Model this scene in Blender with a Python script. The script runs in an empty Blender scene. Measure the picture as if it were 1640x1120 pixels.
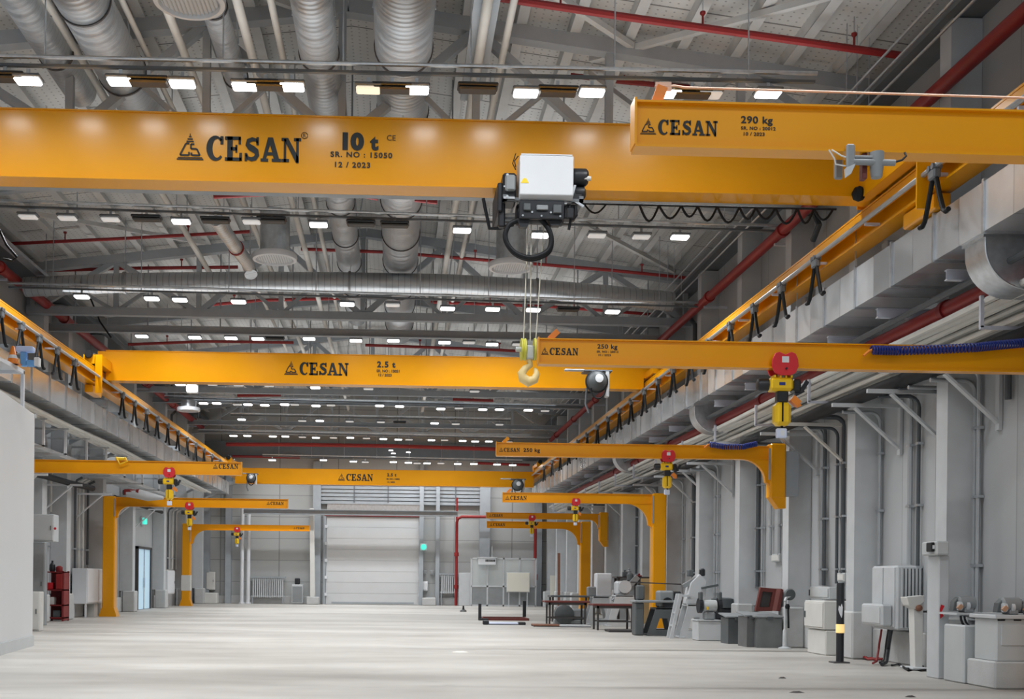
import bpy, math, random
from mathutils import Vector, Matrix
from mathutils.geometry import tessellate_polygon
random.seed(7)
scene = bpy.context.scene
COL = scene.collection
PI = math.pi

# ------------------------------------------------------------------ camera
F = 1800.0
U0, V0 = 703.0, 930.7
CAMZ = 1.3
PSI = math.atan(70 / F)
RHO = 0.010
UP = Vector((0, 0, 1))
fwd = Vector((math.sin(PSI), math.cos(PSI), 0))
_r0 = Vector((math.cos(PSI), -math.sin(PSI), 0))
rgt = _r0 * math.cos(RHO) + UP * math.sin(RHO)
upc = UP * math.cos(RHO) - _r0 * math.sin(RHO)
EYE = Vector((0, 0, CAMZ))
cam_data = bpy.data.cameras.new('camera')
cam = bpy.data.objects.new('camera', cam_data)
COL.objects.link(cam)
M = Matrix((rgt, upc, -fwd)).transposed().to_4x4()
M.translation = EYE
cam.matrix_world = M
cam_data.sensor_width = 36
cam_data.lens = 36 * F / 1640
cam_data.shift_x = (820 - U0) / 1640
cam_data.shift_y = (V0 - 560) / 1640
cam_data.clip_start = 0.1
cam_data.clip_end = 300
scene.camera = cam


def at(u, v, x=None, y=None, z=None):
    """the world point seen at picture position (u, v) on a plane x=, y= or z="""
    d = fwd + rgt * ((u - U0) / F) - upc * ((v - V0) / F)
    if x is not None:
        t = x / d.x
    elif y is not None:
        t = y / d.y
    else:
        t = (z - CAMZ) / d.z
    return EYE + d * t


# ------------------------------------------------------------------ materials
def mat(name, rgb, rough=0.6, metal=0.0, noise=0.0, nscale=3.0, bump=0.0, bscale=40.0, emit=None, estr=0.0, coat=0.0, spec=None):
    m = bpy.data.materials.new(name)
    m.use_nodes = True
    nt = m.node_tree
    b = nt.nodes['Principled BSDF']
    b.inputs['Base Color'].default_value = (*rgb, 1)
    b.inputs['Roughness'].default_value = rough
    b.inputs['Metallic'].default_value = metal
    if spec is not None:
        b.inputs['Specular IOR Level'].default_value = spec
    if coat:
        b.inputs['Coat Weight'].default_value = coat
        b.inputs['Coat Roughness'].default_value = 0.17
    if emit:
        b.inputs['Emission Color'].default_value = (*emit, 1)
        b.inputs['Emission Strength'].default_value = estr
    tc = nt.nodes.new('ShaderNodeTexCoord')
    if noise:
        n = nt.nodes.new('ShaderNodeTexNoise')
        n.inputs['Scale'].default_value = nscale
        n.inputs['Detail'].default_value = 5
        nt.links.new(tc.outputs['Object'], n.inputs['Vector'])
        r = nt.nodes.new('ShaderNodeMapRange')
        r.inputs['From Min'].default_value = 0.3
        r.inputs['From Max'].default_value = 0.7
        r.inputs['To Min'].default_value = 1 - noise
        r.inputs['To Max'].default_value = 1 + noise
        nt.links.new(n.outputs['Fac'], r.inputs['Value'])
        mx = nt.nodes.new('ShaderNodeVectorMath')
        mx.operation = 'SCALE'
        mx.inputs[0].default_value = rgb
        nt.links.new(r.outputs['Result'], mx.inputs['Scale'])
        nt.links.new(mx.outputs['Vector'], b.inputs['Base Color'])
    if bump:
        n2 = nt.nodes.new('ShaderNodeTexNoise')
        n2.inputs['Scale'].default_value = bscale
        nt.links.new(tc.outputs['Object'], n2.inputs['Vector'])
        bp = nt.nodes.new('ShaderNodeBump')
        bp.inputs['Strength'].default_value = bump
        bp.inputs['Distance'].default_value = 0.02
        nt.links.new(n2.outputs['Fac'], bp.inputs['Height'])
        nt.links.new(bp.outputs['Normal'], b.inputs['Normal'])
    return m


def nd(nt, typ, **kw):
    n = nt.nodes.new(typ)
    for k, v in kw.items():
        if hasattr(n, k):
            setattr(n, k, v)
    return n


def math_node(nt, op, a, b=None):
    n = nt.nodes.new('ShaderNodeMath')
    n.operation = op
    for i, s in enumerate((a, b)):
        if s is None:
            continue
        if isinstance(s, (int, float)):
            n.inputs[i].default_value = s
        else:
            nt.links.new(s, n.inputs[i])
    return n.outputs[0]


def banded(name, rgb, axis, pitch, width, dark, rough, metal=0.0, cell=0.0, bump=0.0, noise=0.05, nscale=2.0, axis2=None, pitch2=1.0, width2=0.02):
    """a sheet material with joint lines every `pitch` metres along an axis and a small tone change from sheet to sheet"""
    m = mat(name, rgb, rough, metal)
    nt = m.node_tree
    b = nt.nodes['Principled BSDF']
    geo = nd(nt, 'ShaderNodeNewGeometry')
    sep = nd(nt, 'ShaderNodeSeparateXYZ')
    nt.links.new(geo.outputs['Position'], sep.inputs[0])
    c = sep.outputs[axis]
    t = math_node(nt, 'DIVIDE', c, pitch)
    fr = math_node(nt, 'FRACT', t)
    line = math_node(nt, 'LESS_THAN', fr, width / pitch)
    if axis2 is not None:
        t2 = math_node(nt, 'DIVIDE', sep.outputs[axis2], pitch2)
        line = math_node(nt, 'MAXIMUM', line, math_node(nt, 'LESS_THAN', math_node(nt, 'FRACT', t2), width2 / pitch2))
    wn = nd(nt, 'ShaderNodeTexWhiteNoise')
    wn.noise_dimensions = '1D'
    nt.links.new(math_node(nt, 'FLOOR', t), wn.inputs['W'])
    ns = nd(nt, 'ShaderNodeTexNoise')
    ns.inputs['Scale'].default_value = nscale
    ns.inputs['Detail'].default_value = 4
    nt.links.new(geo.outputs['Position'], ns.inputs['Vector'])
    v = math_node(nt, 'MULTIPLY', math_node(nt, 'SUBTRACT', wn.outputs['Value'], 0.5), 2 * cell)
    v2 = math_node(nt, 'MULTIPLY', math_node(nt, 'SUBTRACT', ns.outputs['Fac'], 0.5), 4 * noise)
    s = math_node(nt, 'ADD', math_node(nt, 'ADD', v, v2), 1.0)
    s = math_node(nt, 'MULTIPLY', s, math_node(nt, 'SUBTRACT', 1.0, math_node(nt, 'MULTIPLY', line, 1 - dark)))
    sc = nd(nt, 'ShaderNodeVectorMath', operation='SCALE')
    sc.inputs[0].default_value = rgb
    nt.links.new(s, sc.inputs['Scale'])
    nt.links.new(sc.outputs['Vector'], b.inputs['Base Color'])
    if metal:
        rr = math_node(nt, 'ADD', math_node(nt, 'MULTIPLY', wn.outputs['Value'], 0.18), rough)
        nt.links.new(rr, b.inputs['Roughness'])
    if bump:
        bp = nd(nt, 'ShaderNodeBump')
        bp.inputs['Strength'].default_value = bump
        bp.inputs['Distance'].default_value = 0.02
        nt.links.new(math_node(nt, 'SINE', math_node(nt, 'MULTIPLY', t, 2 * PI)), bp.inputs['Height'])
        nt.links.new(bp.outputs['Normal'], b.inputs['Normal'])
    return m


YEL = mat('crane yellow paint', (0.80, 0.335, 0.0015), 0.30, noise=0.03, nscale=1.2, bump=0.012, bscale=2, spec=0.22, coat=0.4)
YELB = mat('hoist yellow plastic', (0.83, 0.52, 0.01), 0.4)
ORA = mat('orange paint', (0.75, 0.22, 0.02), 0.45)
BLK = mat('black enamel', (0.012, 0.014, 0.018), 0.4, noise=0.1)
RUB = mat('black rubber', (0.010, 0.011, 0.013), 0.6, spec=0.25)
INK = mat('black lettering ink', (0.008, 0.012, 0.013), 0.6)
REDP = mat('red pipe paint', (0.26, 0.012, 0.012), 0.5, noise=0.08)
REDB = mat('bright red paint', (0.62, 0.02, 0.03), 0.4)
REDD = mat('dark red paint', (0.20, 0.011, 0.012), 0.55, noise=0.1)
MAR = mat('maroon steel', (0.13, 0.025, 0.02), 0.55, noise=0.12)
STEEL = mat('blue grey structural paint', (0.33, 0.36, 0.39), 0.55, noise=0.06)
STEELD = mat('dark grey structural paint', (0.13, 0.145, 0.16), 0.55, noise=0.08)
PUR = mat('pale purlin paint', (0.57, 0.575, 0.57), 0.6, noise=0.06)
TUBEW = mat('off white pipe paint', (0.58, 0.56, 0.52), 0.5, noise=0.05)
GALV = mat('galvanised steel', (0.56, 0.59, 0.62), 0.36, 0.85, noise=0.12, nscale=9)
LILAC = mat('zinc plated bracket', (0.60, 0.63, 0.72), 0.5, 0.1, noise=0.06)
WHT = mat('white enamel', (0.68, 0.70, 0.73), 0.4, noise=0.02)
CREAM = mat('cream enamel', (0.64, 0.635, 0.61), 0.5, noise=0.04)
CABG = mat('light grey cabinet paint', (0.50, 0.52, 0.53), 0.5, noise=0.03)
GREY = mat('mid grey machine paint', (0.24, 0.255, 0.265), 0.5, noise=0.08)
GREYD = mat('dark grey machine paint', (0.085, 0.095, 0.10), 0.5, noise=0.1)
GREYL = mat('pale grey machine paint', (0.52, 0.54, 0.56), 0.45, noise=0.05)
CABLE = mat('pale grey cable sheath', (0.66, 0.66, 0.63), 0.55, noise=0.08, nscale=2)
COND = mat('grey conduit', (0.40, 0.42, 0.44), 0.4, 0.4, noise=0.05)
CONDD = mat('dark conduit', (0.075, 0.085, 0.095), 0.5)
BLUE = mat('blue hose', (0.012, 0.03, 0.20), 0.4)
SKYB = mat('light blue plastic', (0.13, 0.35, 0.70), 0.45)
TAGM = mat('pale blue tag', (0.62, 0.68, 0.85), 0.5)
COPP = mat('copper wire', (0.62, 0.40, 0.30), 0.4, 0.3)
ROPE = mat('wire rope', (0.62, 0.60, 0.50), 0.5)
HOOKM = mat('cream hook paint', (0.78, 0.60, 0.28), 0.45)
SHEAVE = mat('yellow green sheave paint', (0.62, 0.60, 0.08), 0.45)
CONC = mat('concrete plinth', (0.50, 0.51, 0.51), 0.8, noise=0.06, nscale=4, bump=0.15)
BOARD = mat('cream board', (0.72, 0.70, 0.62), 0.6)
BROWN = mat('brown timber', (0.20, 0.085, 0.05), 0.6, noise=0.15, nscale=6)
DARKST = mat('dark steel', (0.05, 0.045, 0.045), 0.5, noise=0.1)
WALLM = banded('grey wall panel', (0.43, 0.445, 0.46), 1, 1.16, 0.012, 0.45, 0.5, cell=0.05, noise=0.04, nscale=0.6)
FARM = banded('grey far wall panel', (0.42, 0.435, 0.435), 2, 1.15, 0.03, 0.55, 0.55, cell=0.04, noise=0.03, nscale=0.5, axis2=0, pitch2=3.1, width2=0.05)
DUCTM = banded('galvanised duct sheet', (0.72, 0.75, 0.78), 1, 1.25, 0.02, 0.7, 0.2, metal=0.72, cell=0.14, noise=0.06, nscale=3)
SPIRAL = banded('spiral duct sheet', (0.58, 0.61, 0.64), 1, 0.13, 0.012, 0.72, 0.30, metal=0.75, cell=0.03, noise=0.05, bump=0.12)
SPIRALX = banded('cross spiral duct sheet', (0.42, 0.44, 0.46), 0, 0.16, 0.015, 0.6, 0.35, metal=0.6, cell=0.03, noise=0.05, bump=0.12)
SHUT = banded('pale sectional door sheet', (0.56, 0.57, 0.58), 2, 0.59, 0.02, 0.9, 0.5, cell=0.02, noise=0.02)


def deck_material():
    m = mat('perforated roof deck', (0.58, 0.58, 0.57), 0.7)
    nt = m.node_tree
    b = nt.nodes['Principled BSDF']
    geo = nd(nt, 'ShaderNodeNewGeometry')
    sep = nd(nt, 'ShaderNodeSeparateXYZ')
    nt.links.new(geo.outputs['Position'], sep.inputs[0])

    def dot(c, p):
        return math_node(nt, 'POWER', math_node(nt, 'SUBTRACT', math_node(nt, 'FRACT', math_node(nt, 'DIVIDE', c, p)), 0.5), 2.0)
    r2 = math_node(nt, 'ADD', dot(sep.outputs[0], 0.14), dot(sep.outputs[1], 0.14))
    hole = math_node(nt, 'LESS_THAN', r2, 0.018)
    joint = math_node(nt, 'LESS_THAN', math_node(nt, 'FRACT', math_node(nt, 'DIVIDE', sep.outputs[1], 2.3)), 0.016)
    h = math_node(nt, 'MAXIMUM', math_node(nt, 'MULTIPLY', hole, 0.45), math_node(nt, 'MULTIPLY', joint, 0.7))
    ns = nd(nt, 'ShaderNodeTexNoise')
    ns.inputs['Scale'].default_value = 0.8
    nt.links.new(geo.outputs['Position'], ns.inputs['Vector'])
    s = math_node(nt, 'MULTIPLY', math_node(nt, 'SUBTRACT', 1.0, h), math_node(nt, 'ADD', 0.8, math_node(nt, 'MULTIPLY', ns.outputs['Fac'], 0.4)))
    sc = nd(nt, 'ShaderNodeVectorMath', operation='SCALE')
    sc.inputs[0].default_value = (0.58, 0.58, 0.57)
    nt.links.new(s, sc.inputs['Scale'])
    nt.links.new(sc.outputs['Vector'], b.inputs['Base Color'])
    return m


def floor_material():
    m = mat('sealed concrete floor', (0.55, 0.54, 0.52), 0.55)
    nt = m.node_tree
    b = nt.nodes['Principled BSDF']
    geo = nd(nt, 'ShaderNodeNewGeometry')
    mp = nd(nt, 'ShaderNodeMapping')
    mp.inputs['Scale'].default_value = (0.35, 1.0, 1.0)
    nt.links.new(geo.outputs['Position'], mp.inputs['Vector'])
    n1 = nd(nt, 'ShaderNodeTexNoise')
    n1.inputs['Scale'].default_value = 0.55
    n1.inputs['Detail'].default_value = 3
    nt.links.new(mp.outputs['Vector'], n1.inputs['Vector'])
    n2 = nd(nt, 'ShaderNodeTexNoise')
    n2.inputs['Scale'].default_value = 2.4
    n2.inputs['Detail'].default_value = 8
    n2.inputs['Roughness'].default_value = 0.65
    nt.links.new(mp.outputs['Vector'], n2.inputs['Vector'])
    cr = nd(nt, 'ShaderNodeValToRGB')
    cr.color_ramp.elements[0].position = 0.36
    cr.color_ramp.elements[0].color = (0.33, 0.312, 0.288, 1)
    cr.color_ramp.elements[1].position = 0.62
    cr.color_ramp.elements[1].color = (0.50, 0.482, 0.450, 1)
    mixf = math_node(nt, 'ADD', math_node(nt, 'MULTIPLY', n1.outputs['Fac'], 0.65), math_node(nt, 'MULTIPLY', n2.outputs['Fac'], 0.35))
    nt.links.new(mixf, cr.inputs['Fac'])
    # sparse dark stains
    n3 = nd(nt, 'ShaderNodeTexNoise')
    n3.inputs['Scale'].default_value = 3.1
    n3.inputs['Detail'].default_value = 6
    nt.links.new(mp.outputs['Vector'], n3.inputs['Vector'])
    st = nd(nt, 'ShaderNodeMapRange')
    st.inputs['From Min'].default_value = 0.66
    st.inputs['From Max'].default_value = 0.74
    st.inputs['To Min'].default_value = 1.0
    st.inputs['To Max'].default_value = 0.72
    nt.links.new(n3.outputs['Fac'], st.inputs['Value'])
    sc = nd(nt, 'ShaderNodeVectorMath', operation='SCALE')
    nt.links.new(cr.outputs['Color'], sc.inputs[0])
    nt.links.new(st.outputs['Result'], sc.inputs['Scale'])
    nt.links.new(sc.outputs['Vector'], b.inputs['Base Color'])
    rr = nd(nt, 'ShaderNodeMapRange')
    rr.inputs['To Min'].default_value = 0.38
    rr.inputs['To Max'].default_value = 0.62
    nt.links.new(n2.outputs['Fac'], rr.inputs['Value'])
    nt.links.new(rr.outputs['Result'], b.inputs['Roughness'])
    bp = nd(nt, 'ShaderNodeBump')
    bp.inputs['Strength'].default_value = 0.08
    bp.inputs['Distance'].default_value = 0.02
    nt.links.new(n2.outputs['Fac'], bp.inputs['Height'])
    nt.links.new(bp.outputs['Normal'], b.inputs['Normal'])
    return m


DECK = deck_material()
FLOORM = floor_material()
LAMP = mat('lit lamp diffuser', (0.9, 0.9, 0.9), 0.4, emit=(1.0, 0.99, 0.97), estr=14.0)
LAMPW = mat('warm dim lamp diffuser', (0.9, 0.85, 0.75), 0.4, emit=(1.0, 0.84, 0.62), estr=1.6)
LAMPD = mat('dim lamp diffuser', (0.8, 0.8, 0.8), 0.4, emit=(1.0, 0.98, 0.96), estr=0.55)
LAMPO = mat('unlit lamp diffuser', (0.03, 0.027, 0.025), 0.5)
DAYG = mat('daylit frosted glass', (0.45, 0.6, 0.7), 0.2, emit=(0.55, 0.80, 1.0), estr=0.75)
GREENL = mat('green exit light', (0.1, 0.6, 0.5), 0.4, emit=(0.05, 0.80, 0.62), estr=1.9)
AMB = mat('amber reflector with added glow', (0.95, 0.6, 0.2), 0.4, emit=(1.0, 0.72, 0.3), estr=1.4)  # emission stands in for light thrown back by the band, no lamp
GLASS = mat('clear glass', (0.75, 0.80, 0.80), 0.05)
GLASS.node_tree.nodes['Principled BSDF'].inputs['Alpha'].default_value = 0.35


# ------------------------------------------------------------------ mesh building
ORG = {}


class MB:
    def __init__(self):
        self.v = []
        self.f = []

    def add(self, vs, fs):
        n = len(self.v)
        self.v += [Vector(p) for p in vs]
        self.f += [tuple(i + n for i in f) for f in fs]
        return self

    def box(self, x0, x1, y0, y1, z0, z1, c=0.0):
        if x0 > x1: x0, x1 = x1, x0
        if y0 > y1: y0, y1 = y1, y0
        if z0 > z1: z0, z1 = z1, z0
        if c <= 0:
            return self.add([(x0, y0, z0), (x1, y0, z0), (x1, y1, z0), (x0, y1, z0), (x0, y0, z1), (x1, y0, z1), (x1, y1, z1), (x0, y1, z1)],
                            [(0, 3, 2, 1), (4, 5, 6, 7), (0, 1, 5, 4), (1, 2, 6, 5), (2, 3, 7, 6), (3, 0, 4, 7)])
        # chamfered block: vertical edges and top edges cut
        c = min(c, (x1 - x0) * .45, (y1 - y0) * .45, (z1 - z0) * .45)

        def ring(i, z):
            return [(x0 + c - (0 if i else 0), y0 + i, z), (x1 - c, y0 + i, z), (x1 - i, y0 + c, z), (x1 - i, y1 - c, z), (x1 - c, y1 - i, z), (x0 + c, y1 - i, z), (x0 + i, y1 - c, z), (x0 + i, y0 + c, z)]
        rings = [ring(c, z0), ring(0, z0 + c), ring(0, z1 - c), ring(c, z1)]
        vs = [p for r in rings for p in r]
        fs = [tuple(range(7, -1, -1)), tuple(range(24, 32))]
        for k in range(3):
            for i in range(8):
                j = (i + 1) % 8
                fs.append((k * 8 + i, k * 8 + j, k * 8 + 8 + j, k * 8 + 8 + i))
        return self.add(vs, fs)

    def bar(self, p, q, w, h=None, up=(0, 0, 1)):
        p, q = Vector(p), Vector(q)
        h = w if h is None else h
        d = (q - p).normalized()
        up = Vector(up)
        if abs(d.dot(up)) > 0.98:
            up = Vector((0, 1, 0))
        s = d.cross(up).normalized() * (w / 2)
        t = s.cross(d).normalized() * (h / 2)
        vs = []
        for c in (p, q):
            vs += [c - s - t, c + s - t, c + s + t, c - s + t]
        return self.add(vs, [(3, 2, 1, 0), (4, 5, 6, 7), (0, 1, 5, 4), (1, 2, 6, 5), (2, 3, 7, 6), (3, 0, 4, 7)])

    def tube(self, pts, r, n=10, closed=False, cap=True):
        pts = [Vector(p) for p in pts]
        m = len(pts)
        rs = r if isinstance(r, (list, tuple)) else [r] * m
        frames = []
        prev = None
        for i in range(m):
            if closed:
                d = pts[(i + 1) % m] - pts[i - 1]
            else:
                d = pts[min(i + 1, m - 1)] - pts[max(i - 1, 0)]
            d = d.normalized() if d.length > 1e-9 else Vector((0, 0, 1))
            if prev is None:
                a = Vector((0, 0, 1)) if abs(d.z) < 0.9 else Vector((1, 0, 0))
                s = d.cross(a).normalized()
            else:
                s = (prev - d * prev.dot(d))
                s = s.normalized() if s.length > 1e-6 else d.orthogonal().normalized()
            prev = s
            frames.append((s, d.cross(s)))
        vs, fs = [], []
        for i in range(m):
            s, t = frames[i]
            for k in range(n):
                a = 2 * PI * k / n
                vs.append(pts[i] + (s * math.cos(a) + t * math.sin(a)) * rs[i])
        for i in range(m if closed else m - 1):
            j = (i + 1) % m
            for k in range(n):
                l = (k + 1) % n
                fs.append((i * n + k, i * n + l, j * n + l, j * n + k))
        if cap and not closed:
            fs.append(tuple(range(n - 1, -1, -1)))
            fs.append(tuple((m - 1) * n + k for k in range(n)))
        return self.add(vs, fs)

    def prism(self, poly, axis, a, b):
        """poly of 2-D points extruded along an axis: axis 'x' takes (y,z), 'y' takes (x,z), 'z' takes (x,y)"""
        def P(p, c):
            return {'x': (c, p[0], p[1]), 'y': (p[0], c, p[1]), 'z': (p[0], p[1], c)}[axis]
        n = len(poly)
        vs = [P(p, a) for p in poly] + [P(p, b) for p in poly]
        fs = []
        tri = tessellate_polygon([[Vector((p[0], p[1], 0)) for p in poly]])
        for t in tri:
            fs.append(tuple(t))
            fs.append(tuple(i + n for i in reversed(t)))
        for i in range(n):
            j = (i + 1) % n
            fs.append((i, j, n + j, n + i))
        return self.add(vs, fs)

    def frame_prism(self, poly, hole, axis, a, b):
        """a prism with one hole in it"""
        def P(p, c):
            return {'x': (c, p[0], p[1]), 'y': (p[0], c, p[1]), 'z': (p[0], p[1], c)}[axis]
        al = list(poly) + list(hole)
        n = len(al)
        tri = tessellate_polygon([[Vector((p[0], p[1], 0)) for p in poly], [Vector((p[0], p[1], 0)) for p in hole]])
        vs = [P(p, a) for p in al] + [P(p, b) for p in al]
        fs = []
        for t in tri:
            fs.append(tuple(t))
            fs.append(tuple(i + n for i in reversed(t)))
        for s, e in ((0, len(poly)), (len(poly), n)):
            for i in range(s, e):
                j = i + 1 if i + 1 < e else s
                fs.append((i, j, n + j, n + i))
        return self.add(vs, fs)

    def lathe(self, prof, c, axis='z', n=24):
        """prof: list of (radius, height) about an axis through c"""
        c = Vector(c)
        vs, fs = [], []
        for r, h in prof:
            for k in range(n):
                a = 2 * PI * k / n
                x, y = r * math.cos(a), r * math.sin(a)
                vs.append(c + Vector({'z': (x, y, h), 'y': (x, h, y), 'x': (h, x, y)}[axis]))
        for i in range(len(prof) - 1):
            for k in range(n):
                l = (k + 1) % n
                fs.append((i * n + k, i * n + l, (i + 1) * n + l, (i + 1) * n + k))
        if prof[0][0] > 1e-6:
            fs.append(tuple(range(n - 1, -1, -1)))
        if prof[-1][0] > 1e-6:
            fs.append(tuple((len(prof) - 1) * n + k for k in range(n)))
        return self.add(vs, fs)

    def flat(self, polys, o, ex, ez, s):
        """flat 2-D polygons [(outer, [holes])] put on the plane o + ex*x + ez*y, scaled by s"""
        o, ex, ez = Vector(o), Vector(ex), Vector(ez)
        for outer, holes in polys:
            loops = [outer] + list(holes)
            al = [p for l in loops for p in l]
            tri = tessellate_polygon([[Vector((p[0], p[1], 0)) for p in l] for l in loops])
            vs = [o + ex * (p[0] * s) + ez * (p[1] * s) for p in al]
            nrm = ex.cross(ez)
            fs = []
            for t in tri:
                a, b, c = (vs[i] for i in t)
                if (b - a).cross(c - a).dot(nrm) < 0:
                    t = (t[0], t[2], t[1])
                fs.append(tuple(t))
            self.add(vs, fs)
        return self

    def build(self, name, material, parent=None, bevel=0.0, smooth=35, **props):
        me = bpy.data.meshes.new(name)
        o = Vector((0, 0, 0))
        if parent is not None:
            o = ORG.get(parent.name, o)
        me.from_pydata([p - o for p in self.v], [], self.f)
        me.validate()
        bm_fix(me)
        me.materials.append(material)
        if smooth:
            me.shade_smooth()
            me.set_sharp_from_angle(angle=math.radians(smooth))
        ob = bpy.data.objects.new(name, me)
        COL.objects.link(ob)
        if parent is not None:
            ob.parent = parent
            ORG[ob.name] = o
        else:
            ORG[ob.name] = Vector((0, 0, 0))
        if bevel:
            md = ob.modifiers.new('bevel', 'BEVEL')
            md.width = bevel
            md.segments = 2
            md.limit_method = 'ANGLE'
            md.angle_limit = math.radians(40)
        for k, v in props.items():
            ob[k] = v
        return ob


import bmesh


def bm_fix(me):
    bm = bmesh.new()
    bm.from_mesh(me)
    bmesh.ops.recalc_face_normals(bm, faces=bm.faces)
    bm.to_mesh(me)
    bm.free()


def tag(o, label, cat, group=None, kind=None):
    o['label'] = label
    o['category'] = cat
    if group:
        o['group'] = group
    if kind:
        o['kind'] = kind
    return o


def thing(name, label, cat, loc=(0, 0, 0), group=None, kind=None):
    o = bpy.data.objects.new(name, None)
    COL.objects.link(o)
    o.location = loc
    o.empty_display_size = 0.2
    ORG[o.name] = Vector(loc)
    return tag(o, label, cat, group, kind)


def struct(name, mb, m, label, cat, parent=None):
    o = mb.build(name, m, parent)
    if parent is None:
        tag(o, label, cat, kind='structure')
    return o


KIDS = {}


def copy_tree(o, parent=None):
    c = o.copy()
    COL.objects.link(c)
    if parent is not None:
        c.parent = parent
    for ch in [x for x in bpy.data.objects if x.parent == o]:
        copy_tree(ch, c)
    return c


ORD = ['first', 'second', 'third', 'fourth', 'fifth', 'sixth', 'seventh', 'eighth', 'ninth', 'tenth', 'eleventh', 'twelfth', 'thirteenth', 'fourteenth',
       'fifteenth', 'sixteenth', 'seventeenth', 'eighteenth', 'nineteenth', 'twentieth', 'twenty-first', 'twenty-second', 'twenty-third', 'twenty-fourth', 'twenty-fifth']


def smooth_path(pts, n=4, closed=False):
    pts = [Vector(p) for p in pts]
    m, out = len(pts), []
    for i in range(m if closed else m - 1):
        a, b = pts[i], pts[(i + 1) % m]
        z = pts[i - 1] if closed or i else a
        c = pts[(i + 2) % m] if closed or i + 2 < m else b
        for k in range(n):
            t = k / n
            out.append(.5 * ((2 * a) + (b - z) * t + (2 * z - 5 * a + 4 * b - c) * t * t + (3 * a - z - 3 * b + c) * t ** 3))
    return out if closed else out + [pts[-1]]


def clear_x(x, y):
    """hangers are shifted off the big round ducts they would run into"""
    for c, r, y1 in ((.05, .5, 39), (-1.32, .36, 37), (-4.72, .44, 22), (-5.75, .32, 21), (-2.86, .24, 22), (1.3, .24, 58), (-2.48, .1, 58), (-3.62, .1, 46), (-5.45, .1, 34)):
        if y < y1 and abs(x - c) < r:
            return c + (r + .02 if x >= c else -r - .02)
    return x


# ------------------------------------------------------------------ lettering
def rect(x0, y0, x1, y1):
    return ([(x0, y0), (x1, y0), (x1, y1), (x0, y1)], [])


def stroke(pts, w):
    """a polyline as a run of quads; w is one width or one per point"""
    ws = w if isinstance(w, (list, tuple)) else [w] * len(pts)
    L, R = [], []
    for i, p in enumerate(pts):
        a = pts[max(i - 1, 0)]
        b = pts[min(i + 1, len(pts) - 1)]
        dx, dy = b[0] - a[0], b[1] - a[1]
        l = math.hypot(dx, dy) or 1
        nx, ny = -dy / l * ws[i] / 2, dx / l * ws[i] / 2
        L.append((p[0] + nx, p[1] + ny))
        R.append((p[0] - nx, p[1] - ny))
    return [([L[i], L[i + 1], R[i + 1], R[i]], []) for i in range(len(pts) - 1)]


def segs(pts, w):
    out = []
    for i in range(len(pts) - 1):
        out += stroke([pts[i], pts[i + 1]], w)
    return out


def ell(cx, cy, rx, ry, a0, a1, n=18):
    return [(cx + rx * math.cos(math.radians(a0 + (a1 - a0) * i / n)), cy + ry * math.sin(math.radians(a0 + (a1 - a0) * i / n))) for i in range(n + 1)]


def glyph(ch):
    if ch == 'C':
        return 0.92, [(ell(.47, .5, .47, .52, 42, 318) + ell(.55, .5, .24, .39, 315, 45), []), rect(.72, .66, .88, 1.0)]
    if ch == 'E':
        return 0.92, [rect(.12, 0, .40, 1), rect(0, 0, .86, .14), rect(0, .86, .82, 1), rect(.3, .43, .62, .57), rect(.70, .68, .82, 1), rect(.74, 0, .88, .34), rect(.54, .34, .64, .66)]
    if ch == 'S':
        c = [(.72, .74), (.66, .87), (.45, .91), (.24, .83), (.21, .69), (.32, .58), (.50, .50), (.66, .41), (.70, .26), (.60, .13), (.40, .08), (.22, .14), (.15, .28)]
        w = [.10, .14, .17, .20, .24, .26, .27, .26, .24, .20, .17, .14, .10]
        return 0.88, stroke(c, w) + [rect(.66, .66, .79, 1.0), rect(.06, 0, .19, .34)]
    if ch == 'A':
        return 1.0, [([(.34, 1), (.60, 1), (.92, .13), (1.02, .13), (1.02, 0), (.54, 0), (.54, .13), (.64, .13), (.60, .26), (.30, .26), (.26, .13), (.36, .13), (.36, 0), (-.04, 0), (-.04, .13), (.07, .13)], [[(.34, .39), (.56, .39), (.45, .70)]])]
    if ch == 'N':
        return 1.05, [rect(.12, 0, .25, .95), rect(0, 0, .40, .13), ([(0, .87), (0, 1), (.34, 1), (.90, .18), (.90, -.03), (.76, -.03), (.17, .87)], []), rect(.76, 0, .90, 1), rect(.64, .87, 1.02, 1)]
    return 0.5, []


def logo():
    p = [rect(0, 0, 1.0, .05), rect(.04, .075, .96, .105)]
    p += segs([(.47, .62), (.34, .62), (.12, .18), (.46, .18), (.46, .30)], .065)
    p += segs([(.66, .60), (.53, .60), (.53, .42), (.75, .42), (.87, .18), (.55, .18), (.55, .28)], .065)
    p += segs([(.36, .70), (.64, .70)], .05) + segs([(.40, .79), (.60, .79)], .05) + segs([(.45, .88), (.55, .88)], .04) + segs([(.5, .90), (.5, 1.0)], .03)
    return p


def brand(mb, o, h, ex=(1, 0, 0), ez=(0, 0, 1), gap=0.05, with_logo=True):
    o, ex = Vector(o), Vector(ex)
    x = 0.0
    if with_logo:
        mb.flat(logo(), o, ex, ez, h * 1.08)
        x = h * 1.2
    for ch in 'CESAN':
        w, p = glyph(ch)
        mb.flat(p, o + ex * x, ex * .79, ez, h)
        x += (w + gap) * h * .79
    return x


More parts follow.
